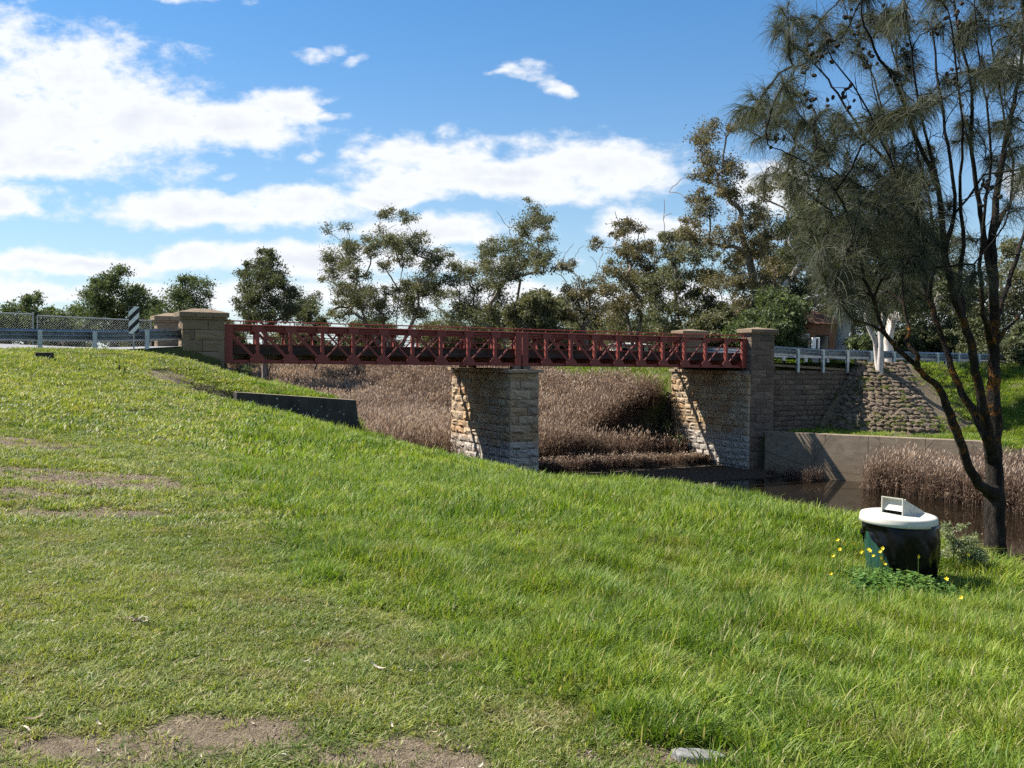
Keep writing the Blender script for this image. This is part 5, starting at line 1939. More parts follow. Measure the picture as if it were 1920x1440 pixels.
# green banks on the far side
n = 26000
x, y = RNG.uniform(10, 60, n), RNG.uniform(30, 72, n)
s, t = st_of(x, y)
k = (s > 31.2) & (t > .9) & (ground(x, y) > -3.6) & (bare(x, y) < .5) & ~((np.hypot(1.5 * np.maximum(0, 38.6 - s), t + .3) < 5.9) & (s < 41.4 - .5 * t)) & (behind_wall(x, y) > .75)
lay('bank_grass', x[k], y[k], far_p, 6, .8, 1.4, 'bright green grass on the far bank behind the concrete wall')
n = 30000
x, y = RNG.uniform(-60, 50, n), RNG.uniform(104, 165, n)
k = (ground(x, y) > -2.3)
z = ground(x[k], y[k])
lay('meadow_grass', x[k], y[k], far_p, 6, 1.6, 2.6, 'green grass slope seen under the bridge')
n = 26000
x, y = RNG.uniform(-5, 60, n), RNG.uniform(56, 108, n)
s, t = st_of(x, y)
k = (s > 24) & (t < -7.2) & (ground(x, y) > -3.4)
lay('upstream_grass', x[k], y[k], far_p, 6, 1.1, 1.8, 'green grass on the upstream bank beside the far abutment')
n = 5000
sx_, tx_ = RNG.uniform(-3, 5, n), RNG.uniform(-12, 7.4, n)
x, y = xy_of(sx_, tx_)
k = ~((sx_ < .6) & (tx_ < .9) & (tx_ > -7))
lay('abutment_grass', x[k], y[k], farshort_p, 6, .6, 1.0, 'short grass on the slope behind the concrete wing wall')

# ------------------------------------------------------------------ dry reeds
M = Mat('dry_reed', .75, .2)
sh = M.attr('shade')
col = M.ramp(sh, [(0, (.085, .052, .034)), (.45, (.170, .112, .077)), (.75, (.27, .19, .135)), (1, (.50, .40, .30))])
col = M.mix(M.math('MULTIPLY', M.step(M.noise(.16, 4), .4, .65), .35), col, (.16, .115, .10))
M.leafy(col, .3, (1.1, 1.0, .9))
REED = M.m


def reed_tuft(name, n, rad, h, w, seed):
    rg = np.random.default_rng(seed)
    V, Q, S = [], [], []
    o = 0

    def ribbon(pts, ww, sd, s):
        nonlocal o
        for p, q in zip(pts, ww):
            V.extend([p - sd * q / 2, p + sd * q / 2])
        for k in range(len(pts) - 1):
            Q.append([o + 2 * k, o + 2 * k + 1, o + 2 * k + 3, o + 2 * k + 2])
            S.append(s)
        o += 2 * len(pts)
    for i in range(n):
        a = rg.uniform(0, 6.283)
        r = rad * math.sqrt(rg.random())
        b = np.array([r * math.cos(a), r * math.sin(a), -.1])
        da = rg.uniform(0, 6.283)
        d = np.array([math.cos(da), math.sin(da), 0])
        sd = np.array([-d[1], d[0], 0])
        H = h * rg.uniform(.6, 1.15)
        ln = rg.uniform(.0, .2)
        pt = lambda f: b + d * H * ln * f * f + np.array([0, 0, H * f])
        s = float(np.clip(rg.normal(.42, .2), 0, .85))
        ribbon([pt(0), pt(.5), pt(1)], [w, w * .8, w * .4], sd, s)
        for k in range(rg.integers(2, 5)):
            f = rg.uniform(.25, .95)
            la = rg.uniform(0, 6.283)
            ld = np.array([math.cos(la), math.sin(la), 0])
            L = h * rg.uniform(.08, .18)
            p0 = pt(f)
            up = rg.uniform(.1, 1.5)
            ribbon([p0, p0 + (ld + np.array([0, 0, up])) * L * .5, p0 + (ld + np.array([0, 0, up - .5])) * L], [w * 1.5, w * 1.7, w * .2], np.array([-ld[1], ld[0], 0]), float(np.clip(s + rg.normal(.05, .12), 0, 1)))
        if rg.random() < .55:
            p0 = pt(1)
            dr = d * .3
            ribbon([p0, p0 + (dr + np.array([0, 0, .8])) * h * .05, p0 + (dr * 2 + np.array([0, 0, 1.2])) * h * .08], [w * .8, w * 3.2, w * .6], sd, float(rg.uniform(.75, 1)))
    return np_mesh(name, np.array(V), quads=np.array(Q), mat=REED, attrs={'shade': ('FACE', np.array(S))})


reed_n = proto_collection('reed_tuft', [reed_tuft('reed_tuft', 34, .5, 1.75, .015, 700 + i) for i in range(7)])
reed_f = proto_collection('far_reed_tuft', [reed_tuft('far_reed_tuft', 44, .95, 1.8, .028, 750 + i) for i in range(6)])


def lay_reeds(name, x, y, z, protos, npr, lo, hi, label, hvv=1.0):
    n = len(x)
    s = RNG.uniform(lo, hi, n)
    scatter(name, np.c_[x, y, z], np.c_[RNG.normal(0, .06, n), RNG.normal(0, .06, n), RNG.uniform(0, 6.283, n)], np.c_[s, s, s * hvv], RNG.integers(0, npr, n), protos, label, 'reeds')


n = 26000
x, y = RNG.uniform(-32, 16, n), RNG.uniform(47, 80, n)
s, t = st_of(x, y)
z = ground(x, y)
k = (s > 6) & (s < 30) & (t < 0.4) & (z < -1.0) & ~((s > MID - 1.2) & (s < MID + 1.2) & (t > -6.8)) & ~((s > 26) & (t > -12) & (RNG.random(n) < .35))
k &= ~((t > -2.6) & (s > 15.6)) & ~((t > -6.5) & (RNG.random(n) < .35)) & (fbm(x * .25, y * .25, 81) > .30)
hh = (.75 + .55 * fbm(x * .18, y * .18, 83)) * np.where(t > -4.5, .35, 1.0) * np.where(s > 21, .85, 1.0)
lay_reeds('reed_bed', x[k], y[k], z[k], reed_n, 7, .8, 1.25, 'dry brown reeds filling the creek bed behind the bridge', hh[k])
n = 15000
x, y = RNG.uniform(-50, 18, n), RNG.uniform(77, 112, n)
s, t = st_of(x, y)
z = ground(x, y)
k = (s > 7) & (s < 40) & (z < -.5)
lay_reeds('far_reed_bed', x[k], y[k], z[k], reed_f, 6, .8, 1.2, 'far dry reeds fading to mauve under the bridge', .8 + .5 * fbm(x[k] * .12, y[k] * .12, 85))
# fringe along the right bank
n = 2500
tx_ = RNG.uniform(4.5, 34, n)
sx_ = 29.6 + (tx_ > 8) * RNG.uniform(.3, 4.4, n) + (tx_ <= 8) * RNG.uniform(2.6, 5.0, n)
x, y = xy_of(sx_, tx_)
z = np.maximum(ground(x, y), WATER_Z - .1)
k = (RNG.random(n) < sstep(5.0, 9.0, tx_)) & (z < -2.9) & (behind_wall(x, y) < -.35)
lay_reeds('reed_fringe', x[k], y[k], z[k], reed_n, 7, .75, 1.15, 'pale dry reeds along the water in front of the concrete wall', (.55 + .7 * fbm(x * .35, y * .35, 87))[k])
n = 260
x, y = xy_of(RNG.uniform(29.6, 33.5, n), RNG.uniform(1.4, 4.6, n))
s, t = st_of(x, y)
k = behind_wall(x, y) < -.3
lay_reeds('sparse_reeds', x[k], y[k], np.full(k.sum(), WATER_Z - .1), reed_n, 7, .3, .6, 'sparse dead stalks in the shaded water under the far pillar', .8)


# ------------------------------------------------------------------ litter bin
M = Mat('bin_green_plastic', .45, .4)
M.color(M.mix(M.noise(8, 4), (.010, .045, .032), (.018, .065, .046)))
MAT_BIN = M.m
M = Mat('bin_liner', .22, .2)
M.color((.005, .005, .006)).bump(M.noise(12, 2, .45, stretch=(1, 1, .6)), .28, .03)
MAT_BAG = M.m
M = Mat('bin_lid', .45, .4)
M.color(M.mix(M.math('MULTIPLY', M.step(M.noise(7, 6, .7), .5, .75), .5), M.mix(M.noise(3, 3), (.50, .48, .41), (.60, .58, .51)), (.30, .27, .20)))
MAT_LID = M.m
bx0, by0 = BIN.x, BIN.y
bz0 = gz(bx0, by0) - .02
lidc = at(1685, 966, 8.35)
bin_o = empty('litter_bin', (bx0, by0, bz0), 'green litter bin with a black liner and white hooded lid', 'litter bin')
Rb = .285
ztop = lidc.z - .055
# ribbed drum
vs, fs = [], []
NA = 72
levels = [bz0, bz0 + .02, (bz0 + ztop) / 2, ztop - .03, ztop]
for li, z in enumerate(levels):
    for k in range(NA):
        a = 2 * math.pi * k / NA
        rr_ = (Rb - .045 + .045 * (z - bz0) / (ztop - bz0)) * (1 + (.022 if (k % 6) < 3 else -.006) * (0 < li < 4))
        vs.append((bx0 + rr_ * math.cos(a), by0 + rr_ * math.sin(a), z))
for li in range(len(levels) - 1):
    for k in range(NA):
        k2 = (k + 1) % NA
        fs.append((li * NA + k, li * NA + k2, (li + 1) * NA + k2, (li + 1) * NA + k))
fs.append(tuple(reversed(range(NA))))
MB().add(vs, fs).build('drum', MAT_BIN, bin_o)
# liner folded over the rim, hanging long on the right, short at the left front
vs, fs = [], []
NA, NL = 96, 16
for li in range(NL + 1):
    f = li / NL
    for k in range(NA):
        a = 2 * math.pi * k / NA
        view = math.atan2(-by0, -bx0)                     # direction towards the camera
        da = (a - view + math.pi) % (2 * math.pi) - math.pi   # 0 at the front; negative is the left as seen
        dr_ = 1 / (1 + math.exp(-(da + .28) * 7))
        back = 1 / (1 + math.exp(-(abs(da) - 2.2) * 5))
        long_ = max(dr_, back)
        drop = .12 + .34 * long_ + .035 * math.sin(3.1 * a + 1) + .015 * math.sin(9 * a)
        bulge = .020 * long_ * math.sin(math.pi * min(1, f * 1.02)) + (.010 * math.sin(6 * a + 4 * f) + .006 * math.sin(11 * a - 7 * f + 1) + .004 * math.sin(23 * a + 3 * math.sin(9 * f))) * min(1, .25 + f)
        r_ = Rb + .014 + bulge - .028 * long_ * f * f
        vs.append((bx0 + r_ * math.cos(a), by0 + r_ * math.sin(a), ztop + .002 - drop * f))
for li in range(NL):
    for k in range(NA):
        k2 = (k + 1) % NA
        fs.append((li * NA + k, (li + 1) * NA + k, (li + 1) * NA + k2, li * NA + k2))
bag = MB().add(vs, fs).build('liner', MAT_BAG, bin_o, smooth=True)
sm = bag.modifiers.new('thick', 'SOLIDIFY')
sm.thickness = .003
# lid: shallow dome with a rolled rim, slightly tilted
TL = Matrix.Rotation(R(1.6), 3, 'Y') @ Matrix.Rotation(R(1.5), 3, 'X')
lprof = [(0, .020), (.12, .019), (.22, .017), (.280, .013), (.298, .008), (.304, -.004), (.307, -.028), (.312, -.055), (.305, -.057), (.296, -.02)]
vs, fs = [lidc + TL @ Vector((0, 0, lprof[0][1]))], []
NA = 64
for r_, z in lprof[1:]:
    for k in range(NA):
        a = 2 * math.pi * k / NA
        vs.append(lidc + TL @ Vector((r_ * math.cos(a), r_ * math.sin(a), z)))
for k in range(NA):
    fs.append((0, 1 + k, 1 + (k + 1) % NA))
for li in range(len(lprof) - 2):
    for k in range(NA):
        k2 = (k + 1) % NA
        fs.append((1 + li * NA + k, 1 + (li + 1) * NA + k, 1 + (li + 1) * NA + k2, 1 + li * NA + k2))
lid = MB().add(vs, fs).build('lid', MAT_LID, bin_o, smooth=True)
# wedge hood, open at the front left
hd = Vector((-.80, -.60, 0)).normalized()               # the way the mouth faces
hu = Vector((-hd.y, hd.x, 0))
hu = -hu if hu.x < 0 else hu
H0 = lidc + UP * .012


def hp(f, u, z):
    return H0 + hd * f + hu * u + UP * z


hood = MB()
wH, fF, fB, hh_ = .098, .10, -.215, .145
th = .007
for sg in (-1, 1):
    hood.prism([hp(fF, sg * wH, 0), hp(fF, sg * wH, hh_), hp(fB, sg * wH, .012), hp(fB, sg * wH, 0)], hu * (-sg * th))
hood.prism([hp(fF, -wH + th, hh_), hp(fF, wH - th, hh_), hp(fB, wH - th, .014), hp(fB, -wH + th, .014)], UP * -th)
ho = hood.build('hood', MAT_LID)
ho.parent = lid
fl = MB()
fl.prism([hp(fF - .012, -wH + th, .035), hp(fF - .012, wH - th, .035), hp(fF - .05, wH - th, hh_ - .012), hp(fF - .05, -wH + th, hh_ - .012)], hd * -.005)
flo = fl.build('flap', MAT_LID)
flo.parent = lid
mo = MB()
mo.prism([hp(fF - .004, -wH + th + .012, .0105), hp(fF - .004, wH - th - .004, .0105), hp(fF - .06, wH - th - .004, .0115), hp(fF - .06, -wH + th + .012, .0115)], UP * .004)
moo = mo.build('slot', MAT_BAG)
moo.parent = lid

# ------------------------------------------------------------------ weeds and flowers round the bin
M = Mat('clover_leaf', .45, .4)
M.leafy(M.ramp(M.attr('shade'), [(0, (.03, .085, .015)), (.6, (.11, .21, .04)), (1, (.24, .34, .10))]), .35)
MAT_CLOVER = M.m


def leaf_patch(name, spots, mat, label, lsize, seed, parts=3, parent=None):
    rg = np.random.default_rng(seed)
    V, Q, S = [], [], []
    o = 0
    for (x, y, z, h) in spots:
        s = float(np.clip(rg.normal(.5, .25), 0, 1))
        c = np.array([x, y, z + h])
        a0 = rg.uniform(0, 6.28)
        L = lsize * rg.uniform(.7, 1.3)
        for k in range(parts):
            a = a0 + k * 6.283 / parts
            d = np.array([math.cos(a), math.sin(a), rg.uniform(-.7, .6)])
            sd = np.array([-math.sin(a), math.cos(a), rg.uniform(-.2, .2)])
            V += [c, c + d * L * .6 + sd * L * .42, c + d * L, c + d * L * .6 - sd * L * .42]
            Q.append([o, o + 1, o + 2, o + 3])
            S.append(s)
            o += 4
        V += [np.array([x, y, z - .02]) + np.array([-.0012, 0, 0]), np.array([x, y, z - .02]) + np.array([.0012, 0, 0]), c + np.array([.0012, 0, 0]), c - np.array([.0012, 0, 0])]
        Q.append([o, o + 1, o + 2, o + 3])
        S.append(.3)
        o += 4
    ob = np_obj(name, np.array(V), quads=np.array(Q), mat=mat, attrs={'shade': ('FACE', np.array(S))}, parent=parent)
    return ob


rg = np.random.default_rng(9)
sp_ = []
for _ in range(5200):
    px, d = rg.normal(1675, 95), rg.uniform(7.0, 8.7)
    q = at(px, 1090, d)
    r_ = math.hypot(q.x - bx0, q.y - by0)
    if r_ < .30:
        continue
    k = math.exp(-((px - 1680) / 115) ** 2) * math.exp(-((d - 7.9) / .5) ** 2)
    if rg.random() > k + .05:
        continue
    sp_.append((q.x, q.y, gz(q.x, q.y), rg.uniform(.04, .17) * (.5 + .7 * k)))
tag(leaf_patch('clover_patch', sp_, MAT_CLOVER, '', .034, 3), 'dark green clover leaves growing round the foot of the bin', 'weeds', kind='stuff')

MAT_PETAL = Mat('yellow_petal', .5, .3).color((.80, .60, .015)).m
MAT_STEM = Mat('flower_stem', .6).color((.10, .16, .04)).m
FLW = 'yellow flowers round the bin'
FL_PX = [(1655, 1028), (1650, 1034), (1632, 1033), (1627, 1030), (1615, 1034), (1652, 1046), (1655, 1052), (1638, 1042), (1600, 1018), (1582, 1018), (1575, 1030), (1562, 1042), (1558, 1075), (1722, 1044), (1815, 1040), (1775, 1086), (1570, 1012), (1660, 1058), (1802, 1120), (1466, 1132)]
for i, (px, py) in enumerate(FL_PX):
    d = 7.92 if 1590 < px < 1760 else (7.7 if py < 1100 else 7.0)
    if (px, py) == (1466, 1132):
        d = 7.0
    p = at(px, py, d)
    g0 = gz(p.x, p.y)
    if p.z < g0 + .03:
        p.z = g0 + .09
    e = empty('yellow_flower', (p.x, p.y, g0), None)
    rr3 = random.Random(i)
    MB().tube([(p.x + rr3.uniform(-.03, .03), p.y + rr3.uniform(-.03, .03), g0 - .01), (p.x + rr3.uniform(-.01, .01), p.y, (g0 + p.z) / 2), p], .0022, 4).build('stem', MAT_STEM, e)
    ax = Vector((rr3.uniform(-.8, .3), -.9, rr3.uniform(.1, .9))).normalized()
    u = ax.orthogonal().normalized()
    v = ax.cross(u)
    for k in range(5):
        a = 2 * math.pi * k / 5
        d_ = u * math.cos(a) + v * math.sin(a)
        s_ = ax.cross(d_)
        L = .0135 * rr3.uniform(.8, 1.3)
        MB().add([p, p + d_ * L * .7 + s_ * L * .4 + ax * L * .35, p + d_ * L * 1.15 + ax * L * .45, p + d_ * L * .7 - s_ * L * .4 + ax * L * .35], [(0, 1, 2, 3)]).build('petal', MAT_PETAL, e)
    if i in (0, 1, 5, 6, 7, 17):
        lb = 'yellow flower in the bright cluster before the green drum'
        grp = 'cluster of yellow flowers before the drum'
    elif i in (2, 3, 4):
        lb = 'yellow flower at the left edge of the green drum'
        grp = 'yellow flowers at the drum edge'
    elif i in (8, 9, 10, 11, 16):
        lb = 'small yellow flower in the grass left of the bin'
        grp = 'yellow flowers left of the bin'
    else:
        lb = {12: 'single yellow flower low in the grass left of the clover', 13: 'single yellow flower against the black liner', 14: 'yellow flower beside the she-oak trunk', 15: 'yellow flower low in front between bin and trunk', 18: 'yellow flower in the grass right below the clover', 19: 'lone yellow flower out in the lawn'}[i]
        grp = None
    tag(e, lb, 'flower', grp)

M = Mat('pale_weed', .7, .2)
M.leafy(M.ramp(M.attr('shade'), [(0, (.15, .18, .10)), (.6, (.29, .32, .19)), (1, (.44, .45, .30))]), .35)
MAT_PALEWEED = M.m
for i, (px, py, w, hh2, lab) in enumerate([(1788, 1000, 26, 55, 'taller pale feathery weed right of the bin'), (1825, 1020, 22, 40, 'shorter pale feathery weed against the she-oak trunk')]):
    d = 8.75
    top = at(px, py, d)
    g0 = gz(top.x, top.y)
    e = empty('feathery_weed', (top.x, top.y, g0), lab, 'weed', 'pale weeds beside the bin')
    MB().tube([(top.x, top.y, g0 - .03), (top.x + .005, top.y, (g0 + top.z) / 2), top], [.006, .005, .003], 5).build('stem', MAT_STEM, e)
    rg = np.random.default_rng(40 + i)
    m_ = d / FPX
    cs = [np.array(top) + np.array([rg.normal(0, w * .5) * m_, rg.normal(0, .05), rg.uniform(-hh2 * .9, hh2 * .35) * m_]) for _ in range(16)]
    v, q, sh = leaves(cs, [.06] * 16, [120] * 16, .024, rg, 1.0, 5, .0)
    np_obj('leaves', v, quads=q, mat=MAT_PALEWEED, attrs={'shade': ('FACE', sh)}, parent=e)
# rank grass round the foot of the she-oak
tall_p = proto_collection('rank_tuft', [blade_tuft('rank_tuft', 20, .07, .26, .009, .9, G_LONG, 900 + i, .05) for i in range(5)])
n = 330
x = RNG.normal(so_b.x - .25, .42, n)
y = RNG.normal(so_b.y - .35, .45, n)
k = (np.hypot(x - BIN.x, y - BIN.y) > .36) & (np.hypot(x - so_b.x, y - so_b.y) > .12)
lay('rank_grass', x[k], y[k], tall_p, 5, .6, 1.15, 'rank dark grass between the bin and the she-oak')
TUFT_PX = [(1130, 1190, 7), (1175, 1225, 8), (1240, 1140, 5), (1010, 1060, 5), (700, 935, 6), (470, 795, 9), (520, 805, 8), (1400, 1210, 5), (1620, 1215, 6), (1760, 1310, 5), (1100, 1010, 5), (1300, 1060, 5), (1450, 1350, 5), (1850, 1180, 7), (380, 915, 4), (900, 950, 5), (1200, 950, 5)]
xt, yt = [], []
for (px, py, k_) in TUFT_PX:
    p = at(px, py, 1.7 * FPX / (py - 662) if py > 850 else 32)
    for _ in range(k_ * 2):
        xt.append(p.x + RNG.normal(0, .035 * p.y))
        yt.append(p.y + RNG.normal(0, .05 * p.y))
xt, yt = np.array(xt), np.array(yt)
k = on_lawn(xt, yt) & (np.hypot(xt - BIN.x, yt - BIN.y) > .4)
lay('coarse_grass', xt[k], yt[k], tall_p, 5, .45, .85, 'coarse dark tussocks standing out of the long grass')
n = 90
x, y = RNG.normal(at(1640, 1400, 4.5).x, .22, n), RNG.normal(4.35, .16, n)
M = Mat('straw', .8, .2)
M.leafy(M.ramp(M.attr('shade'), [(0, (.28, .22, .11)), (1, (.55, .46, .28))]), .3, (1, 1, .9))
straw_p = proto_collection('straw_tuft', [blade_tuft('straw_tuft', 8, .05, .11, .006, .9, M.m, 950 + i, .3) for i in range(4)])
lay('dry_grass', x, y, straw_p, 4, .6, 1.2, 'straw coloured dead grass at the lower right')
thatch_p = proto_collection('thatch_tuft', [blade_tuft('thatch_tuft', 9, .05, .035, .0045, 1.6, M.m, 970 + i, .3) for i in range(4)])
x, y = field(16000, 2.7, 14)
k = on_lawn(x, y) & (bare(x, y) > .12) & (RNG.random(len(x)) < .6)
lay('thatch', x[k], y[k], thatch_p, 4, .6, 1.3, 'flattened straw thatch on the worn patches')

# ------------------------------------------------------------------ rubble pitching on the far embankment
M = Mat('rubble_stone', .92, .15)
M.color(M.mix(M.noise(9, 5), M.ramp(M.rand(), [(0, (.12, .088, .060)), (.5, (.19, .143, .10)), (1, (.26, .20, .145))]), (.11, .085, .062))).bump(M.noise(14, 5, .7), .8, .03)
MAT_RUBBLE = M.m


def pebble(name, seed, mat, jag=.28):
    rn = random.Random(seed)
    vs, fs = [(0, 0, -.5)], []
    a_, b_ = 4, 7
    for i in range(1, a_):
        th_ = math.pi * i / a_
        for k in range(b_):
            ph = 2 * math.pi * (k + .5 * (i % 2)) / b_
            r_ = .5 * (1 + rn.uniform(-jag, jag))
            vs.append((r_ * math.sin(th_) ** .7 * math.cos(ph), r_ * math.sin(th_) ** .7 * math.sin(ph), -.5 * math.cos(th_) * (1 + rn.uniform(-.15, .15))))
    vs.append((0, 0, .5))
    for k in range(b_):
        fs.append((0, 1 + (k + 1) % b_, 1 + k))
        fs.append((len(vs) - 1, 1 + (a_ - 2) * b_ + k, 1 + (a_ - 2) * b_ + (k + 1) % b_))
    for i in range(a_ - 2):
        for k in range(b_):
            fs.append((1 + i * b_ + k, 1 + i * b_ + (k + 1) % b_, 1 + (i + 1) * b_ + (k + 1) % b_, 1 + (i + 1) * b_ + k))
    return MB().add(vs, fs).mesh(name, mat)


rub_me = [pebble('rubble', 10 + i, MAT_RUBBLE) for i in range(6)]
rx, ry = xy_of(38.5, 3)
rub = empty('rubble_pitching', (rx, ry, gz(rx, ry)), 'grey-brown dry-stacked rubble slope beside the stone wing wall', 'rubble slope')
rr = random.Random(5)
npl = 0
row = 0
rho = 1.35
while rho < 5.95:
    spots = []
    x_ = 41.5 - .5 * rho
    while x_ > 38.6:
        spots.append((x_, rho - .3))
        x_ -= rr.uniform(.36, .5)
    th_ = rr.uniform(.0, .1)
    while th_ < 1.35:
        spots.append((38.6 - rho * math.sin(th_) / 1.5, -.3 + rho * math.cos(th_)))
        th_ += rr.uniform(.42, .56) / rho
    for (s_, t_) in spots:
        if t_ < .42 or npl >= 300:
            continue
        s_ += rr.uniform(-.05, .05)
        t_ += rr.uniform(-.04, .04)
        x, y = xy_of(s_, t_)
        w_ = rr.uniform(.34, .54)
        M4 = Matrix.Translation((x, y, gz(x, y) + .03)) @ Matrix.Rotation(math.atan2(NB.y, NB.x) + rr.uniform(-.4, .4), 4, 'Z') @ Matrix.Rotation(rr.uniform(.3, .75), 4, 'X') @ Matrix.Diagonal((w_ * 1.2, w_ * .9, rr.uniform(.16, .27), 1))
        stone(rr.choice(rub_me), 'rubble', M4, rub)
        npl += 1
    rho += .265

n = 420
sx_, tx_ = RNG.uniform(34.5, 41.5, n), RNG.uniform(.8, 6, n)
x, y = xy_of(sx_, tx_)
dd_ = np.hypot(1.5 * np.maximum(0, 38.6 - sx_), tx_ + .3)
k = (dd_ < 6.1) & (fbm(x * .9, y * .9, 91) > .53 - .03 * (dd_ - 3))
lay('rubble_weeds', x[k], y[k], far_p, 6, .5, 1.0, 'grass and weeds sprouting among the rubble stones')

# rocks
M = Mat('grey_rock', .9, .2)
M.color(M.ramp(M.noise(5, 6, .65), [(.3, (.13, .125, .12)), (.7, (.27, .26, .245))])).bump(M.noise(14, 6, .7), .7, .03)
MAT_ROCK = M.m
q = W(MID + 1.5, .9, 0)
b_o = bpy.data.objects.new('boulder', pebble('boulder', 99, MAT_ROCK, .18))
COL.objects.link(b_o)
b_o.location = (q.x, q.y, -4.72)
b_o.scale = (1.3, .8, .62)
b_o.rotation_euler = (0, .1, .5)
tag(b_o, 'grey rounded boulder at the foot of the bridge pier', 'boulder')
fp = FLAT
fz = gz(fp.x, fp.y)
fr = MB()
poly = [(-.10, .035), (-.06, .055), (.02, .05), (.09, .02), (.12, -.03), (.07, -.06), (-.01, -.05), (-.075, -.025)]
fr.prism([(fp.x + a, fp.y + b, fz - .02) for a, b in poly], (0, 0, .05))
fro = fr.build('flat_stone', MAT_ROCK, bevel=.008)
tag(fro, 'flat pale grey stone bedded in the lawn at the bottom edge', 'stone')

# pink float
fq = at(1681, 911, 50)
kk = (WATER_Z + .06 - EYE.z) / (fq.z - EYE.z)
fq = EYE + (fq - EYE) * kk
MAT_PINK = Mat('faded_plastic', .5).color((.60, .30, .24)).m
fm = MB()
vs, fs = [], []
for i in range(7):
    a = math.pi * (i + .5) / 7
    for k in range(12):
        b = 2 * math.pi * k / 12
        vs.append((fq.x + .13 * math.sin(a) * math.cos(b), fq.y + .13 * math.sin(a) * math.sin(b), fq.z + .11 * math.cos(a)))
for i in range(6):
    for k in range(12):
        fs.append((i * 12 + k, (i + 1) * 12 + k, (i + 1) * 12 + (k + 1) % 12, i * 12 + (k + 1) % 12))
fs += [tuple(range(12)), tuple(reversed(range(72, 84)))]
fe_ = empty('float', (fq.x, fq.y, fq.z - .1), 'small faded pink float on the water by the reeds', 'float')
fm.add(vs, fs).build('ball', MAT_PINK, fe_, smooth=True)
MB().tube([fq + UP * .09, fq + UP * .16], .025, 8).build('neck', MAT_PINK, fe_)

# stakes and a low drain box at the top of the lawn
MAT_STAKE = Mat('weathered_timber', .9).color((.09, .075, .06)).m
for i, (px, lab) in enumerate([(224, 'left one of two short dark stakes in the upper lawn'), (234, 'right one of two short dark stakes in the upper lawn')]):
    b = at(px, 684, 33.0)
    g0 = gz(b.x, b.y)
    m = MB().tube([(b.x, b.y, g0 - .15), (b.x, b.y, g0 + .16), (b.x, b.y, g0 + .26 - .04 * i)], [.035, .032, .02], 6)
    tag(m.build('stake', MAT_STAKE), lab, 'stake', 'stakes in the lawn')
b = at(84, 671, 33.5)
g0 = gz(b.x, b.y)
dr = empty('drain_box', (b.x, b.y, g0), 'low grey drain box at the top of the lawn near the guardrail', 'drain box')
MB().box((b.x, b.y, g0 + .06), (.44, .40, .26)).build('box', MAT_DECK, dr, bevel=.015)
MB().box((b.x, b.y, g0 + .205), (.52, .46, .03)).build('lid', MAT_BANKWALL, dr, bevel=.008)

# ------------------------------------------------------------------ litter on the lawn
M = Mat('dry_leaf', .8, .2)
M.color(M.ramp(M.rand(), [(0, (.24, .16, .10)), (.5, (.42, .33, .23)), (1, (.60, .53, .43))]))
MAT_DRY = M.m


def dry_leaf(name, L, Wd, curl, seed):
    rn = random.Random(seed)
    vs, fs = [], []
    for i in range(6):
        f = i / 5
        ww = Wd * math.sin(math.pi * (.06 + .9 * f)) * .5
        z = curl * L * (f - .5) ** 2 * 2
        vs += [(-ww, (f - .5) * L, z + ww * .5), (0, (f - .5) * L, z), (ww, (f - .5) * L, z + ww * .5)]
    for i in range(5):
        for k in range(2):
            fs.append((3 * i + k, 3 * i + k + 1, 3 * i + k + 4, 3 * i + k + 3))
    return MB().add(vs, fs).mesh(name, MAT_DRY)


dl = [dry_leaf('dry_leaf', 1, .24, .5, i) for i in range(3)] + [dry_leaf('dry_leaf', 1, .16, -.4, i) for i in range(2)]


def put_leaf(px, py, L, yaw, lab, name='dry_leaf', cat='leaf', group='large dry leaves on the lawn', lift=.02):
    d = 1.65 * FPX / (py - 660)
    p = at(px, py, d)
    o = bpy.data.objects.new(name, dl[int(px) % 5])
    COL.objects.link(o)
    o.location = (p.x, p.y, gz(p.x, p.y) + lift)
    o.rotation_euler = (.15, .1, yaw)
    o.scale = (L, L, L)
    tag(o, lab, cat, group)


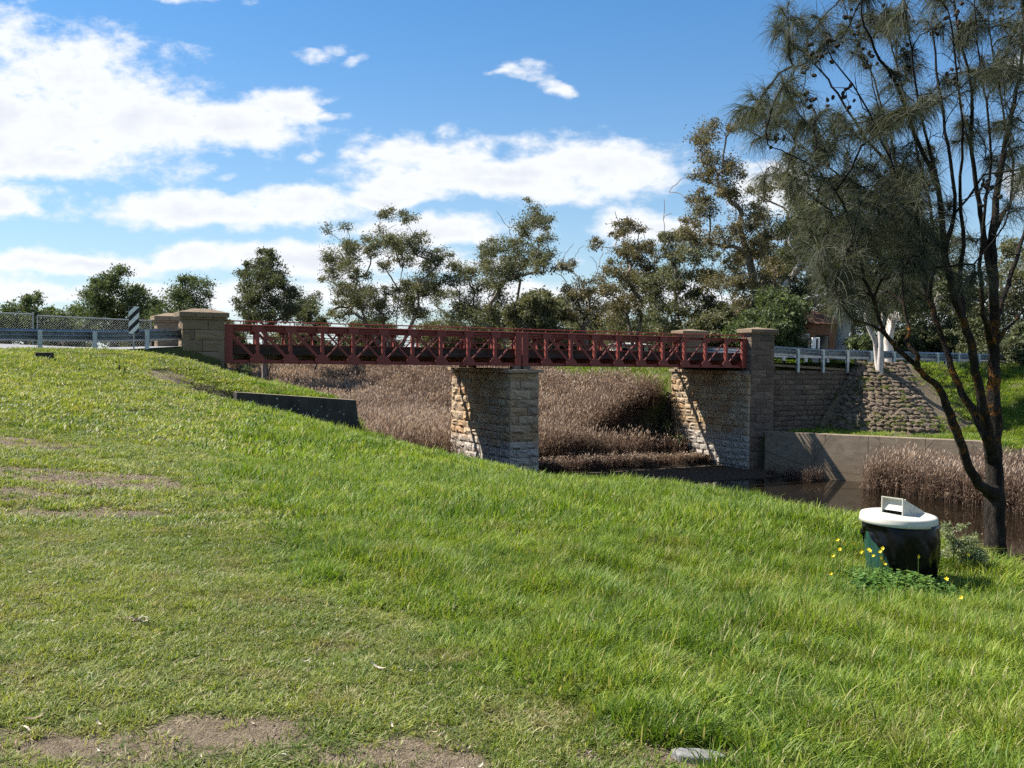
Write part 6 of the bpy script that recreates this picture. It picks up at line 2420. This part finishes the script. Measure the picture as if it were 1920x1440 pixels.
for a in [(48, 1387, .085, 1.1, 'long dry leaf lying lowest at the lower left corner'), (66, 1371, .09, -1.2, 'pale dry leaf just above the lowest one at the lower left'),
          (57, 1100, .07, 1.3, 'pale curled leaf near the left edge of the lawn'), (100, 1043, .06, 1.4, 'small pale leaf higher up near the left edge'),
          (420, 1248, .07, 1.5, 'pale leaf right of the brown leaf clump'), (710, 1262, .12, 1.2, 'long straw leaf left of the lawn middle'), (1035, 1252, .11, -1.1, 'curled brown leaf before the rank green tuft'),
          (186, 1375, .06, .9, 'small pale leaf above the bare earth at the lower left'), (598, 1292, .06, 1.5, 'small pale leaf above the bare earth in the lawn middle'), (1640, 1355, .12, 1.3, 'straw leaf above the dead grass at the lower right'), (1655, 1365, .1, 1.6, 'straw leaf touching the dead grass at the lower right')]:
    put_leaf(*a)
lc = at(250, 1183, 1.65 * FPX / (1183 - 660))
le = empty('leaf_clump', (lc.x, lc.y, gz(lc.x, lc.y)), 'heap of brown dry leaves on the lawn at the left', 'leaf clump')
rr = random.Random(8)
for k in range(16):
    M4 = Matrix.Translation((lc.x + rr.gauss(0, .055), lc.y + rr.gauss(0, .03), gz(lc.x, lc.y) + rr.uniform(.01, .045))) @ Matrix.Rotation(rr.uniform(-1.7, 1.7), 4, 'Z') @ Matrix.Rotation(rr.uniform(-.5, .5), 4, 'X') @ Matrix.Scale(rr.uniform(.05, .09), 4)
    stone(dl[k % 5], 'dry_leaf', M4, le)
# small chaff
n = 6500
x, y = field(n, 2.8, 14)
k = on_lawn(x, y) & (RNG.random(n) < .35 + .65 * np.clip(bare(x, y) * 2, 0, 1)) & (RNG.random(n) > long_edge(x, y) * .8)
x, y = x[k], y[k]
z = ground(x, y) + RNG.uniform(.004, .03, len(x))
sc_ = RNG.uniform(.012, .045, len(x)) * (1 + .04 * y)
chaff = proto_collection('chaff', dl)
scatter('leaf_litter', np.c_[x, y, z], np.c_[RNG.normal(0, .3, len(x)), RNG.normal(0, .3, len(x)), RNG.uniform(0, 6.28, len(x))], np.c_[sc_, sc_, sc_], RNG.integers(0, 5, len(x)), chaff, 'scattered scraps of dry leaf and bark on the lawn', 'litter')
clod = proto_collection('clod', [pebble('clod', 300 + i, MAT_RUBBLE, .3) for i in range(4)])
n = 22000
x, y = field(n, 2.8, 16)
k = (bare(x, y) > .25)
x, y = x[k], y[k]
sc_ = RNG.uniform(.003, .012, len(x)) * (1 + .05 * y)
scatter('soil_crumbs', np.c_[x, y, ground(x, y) + .002], np.c_[RNG.uniform(0, 6, len(x)), RNG.uniform(0, 6, len(x)), RNG.uniform(0, 6, len(x))], np.c_[sc_, sc_, sc_], RNG.integers(0, 4, len(x)), clod, 'loose crumbs of dry soil on the bare patches', 'soil')
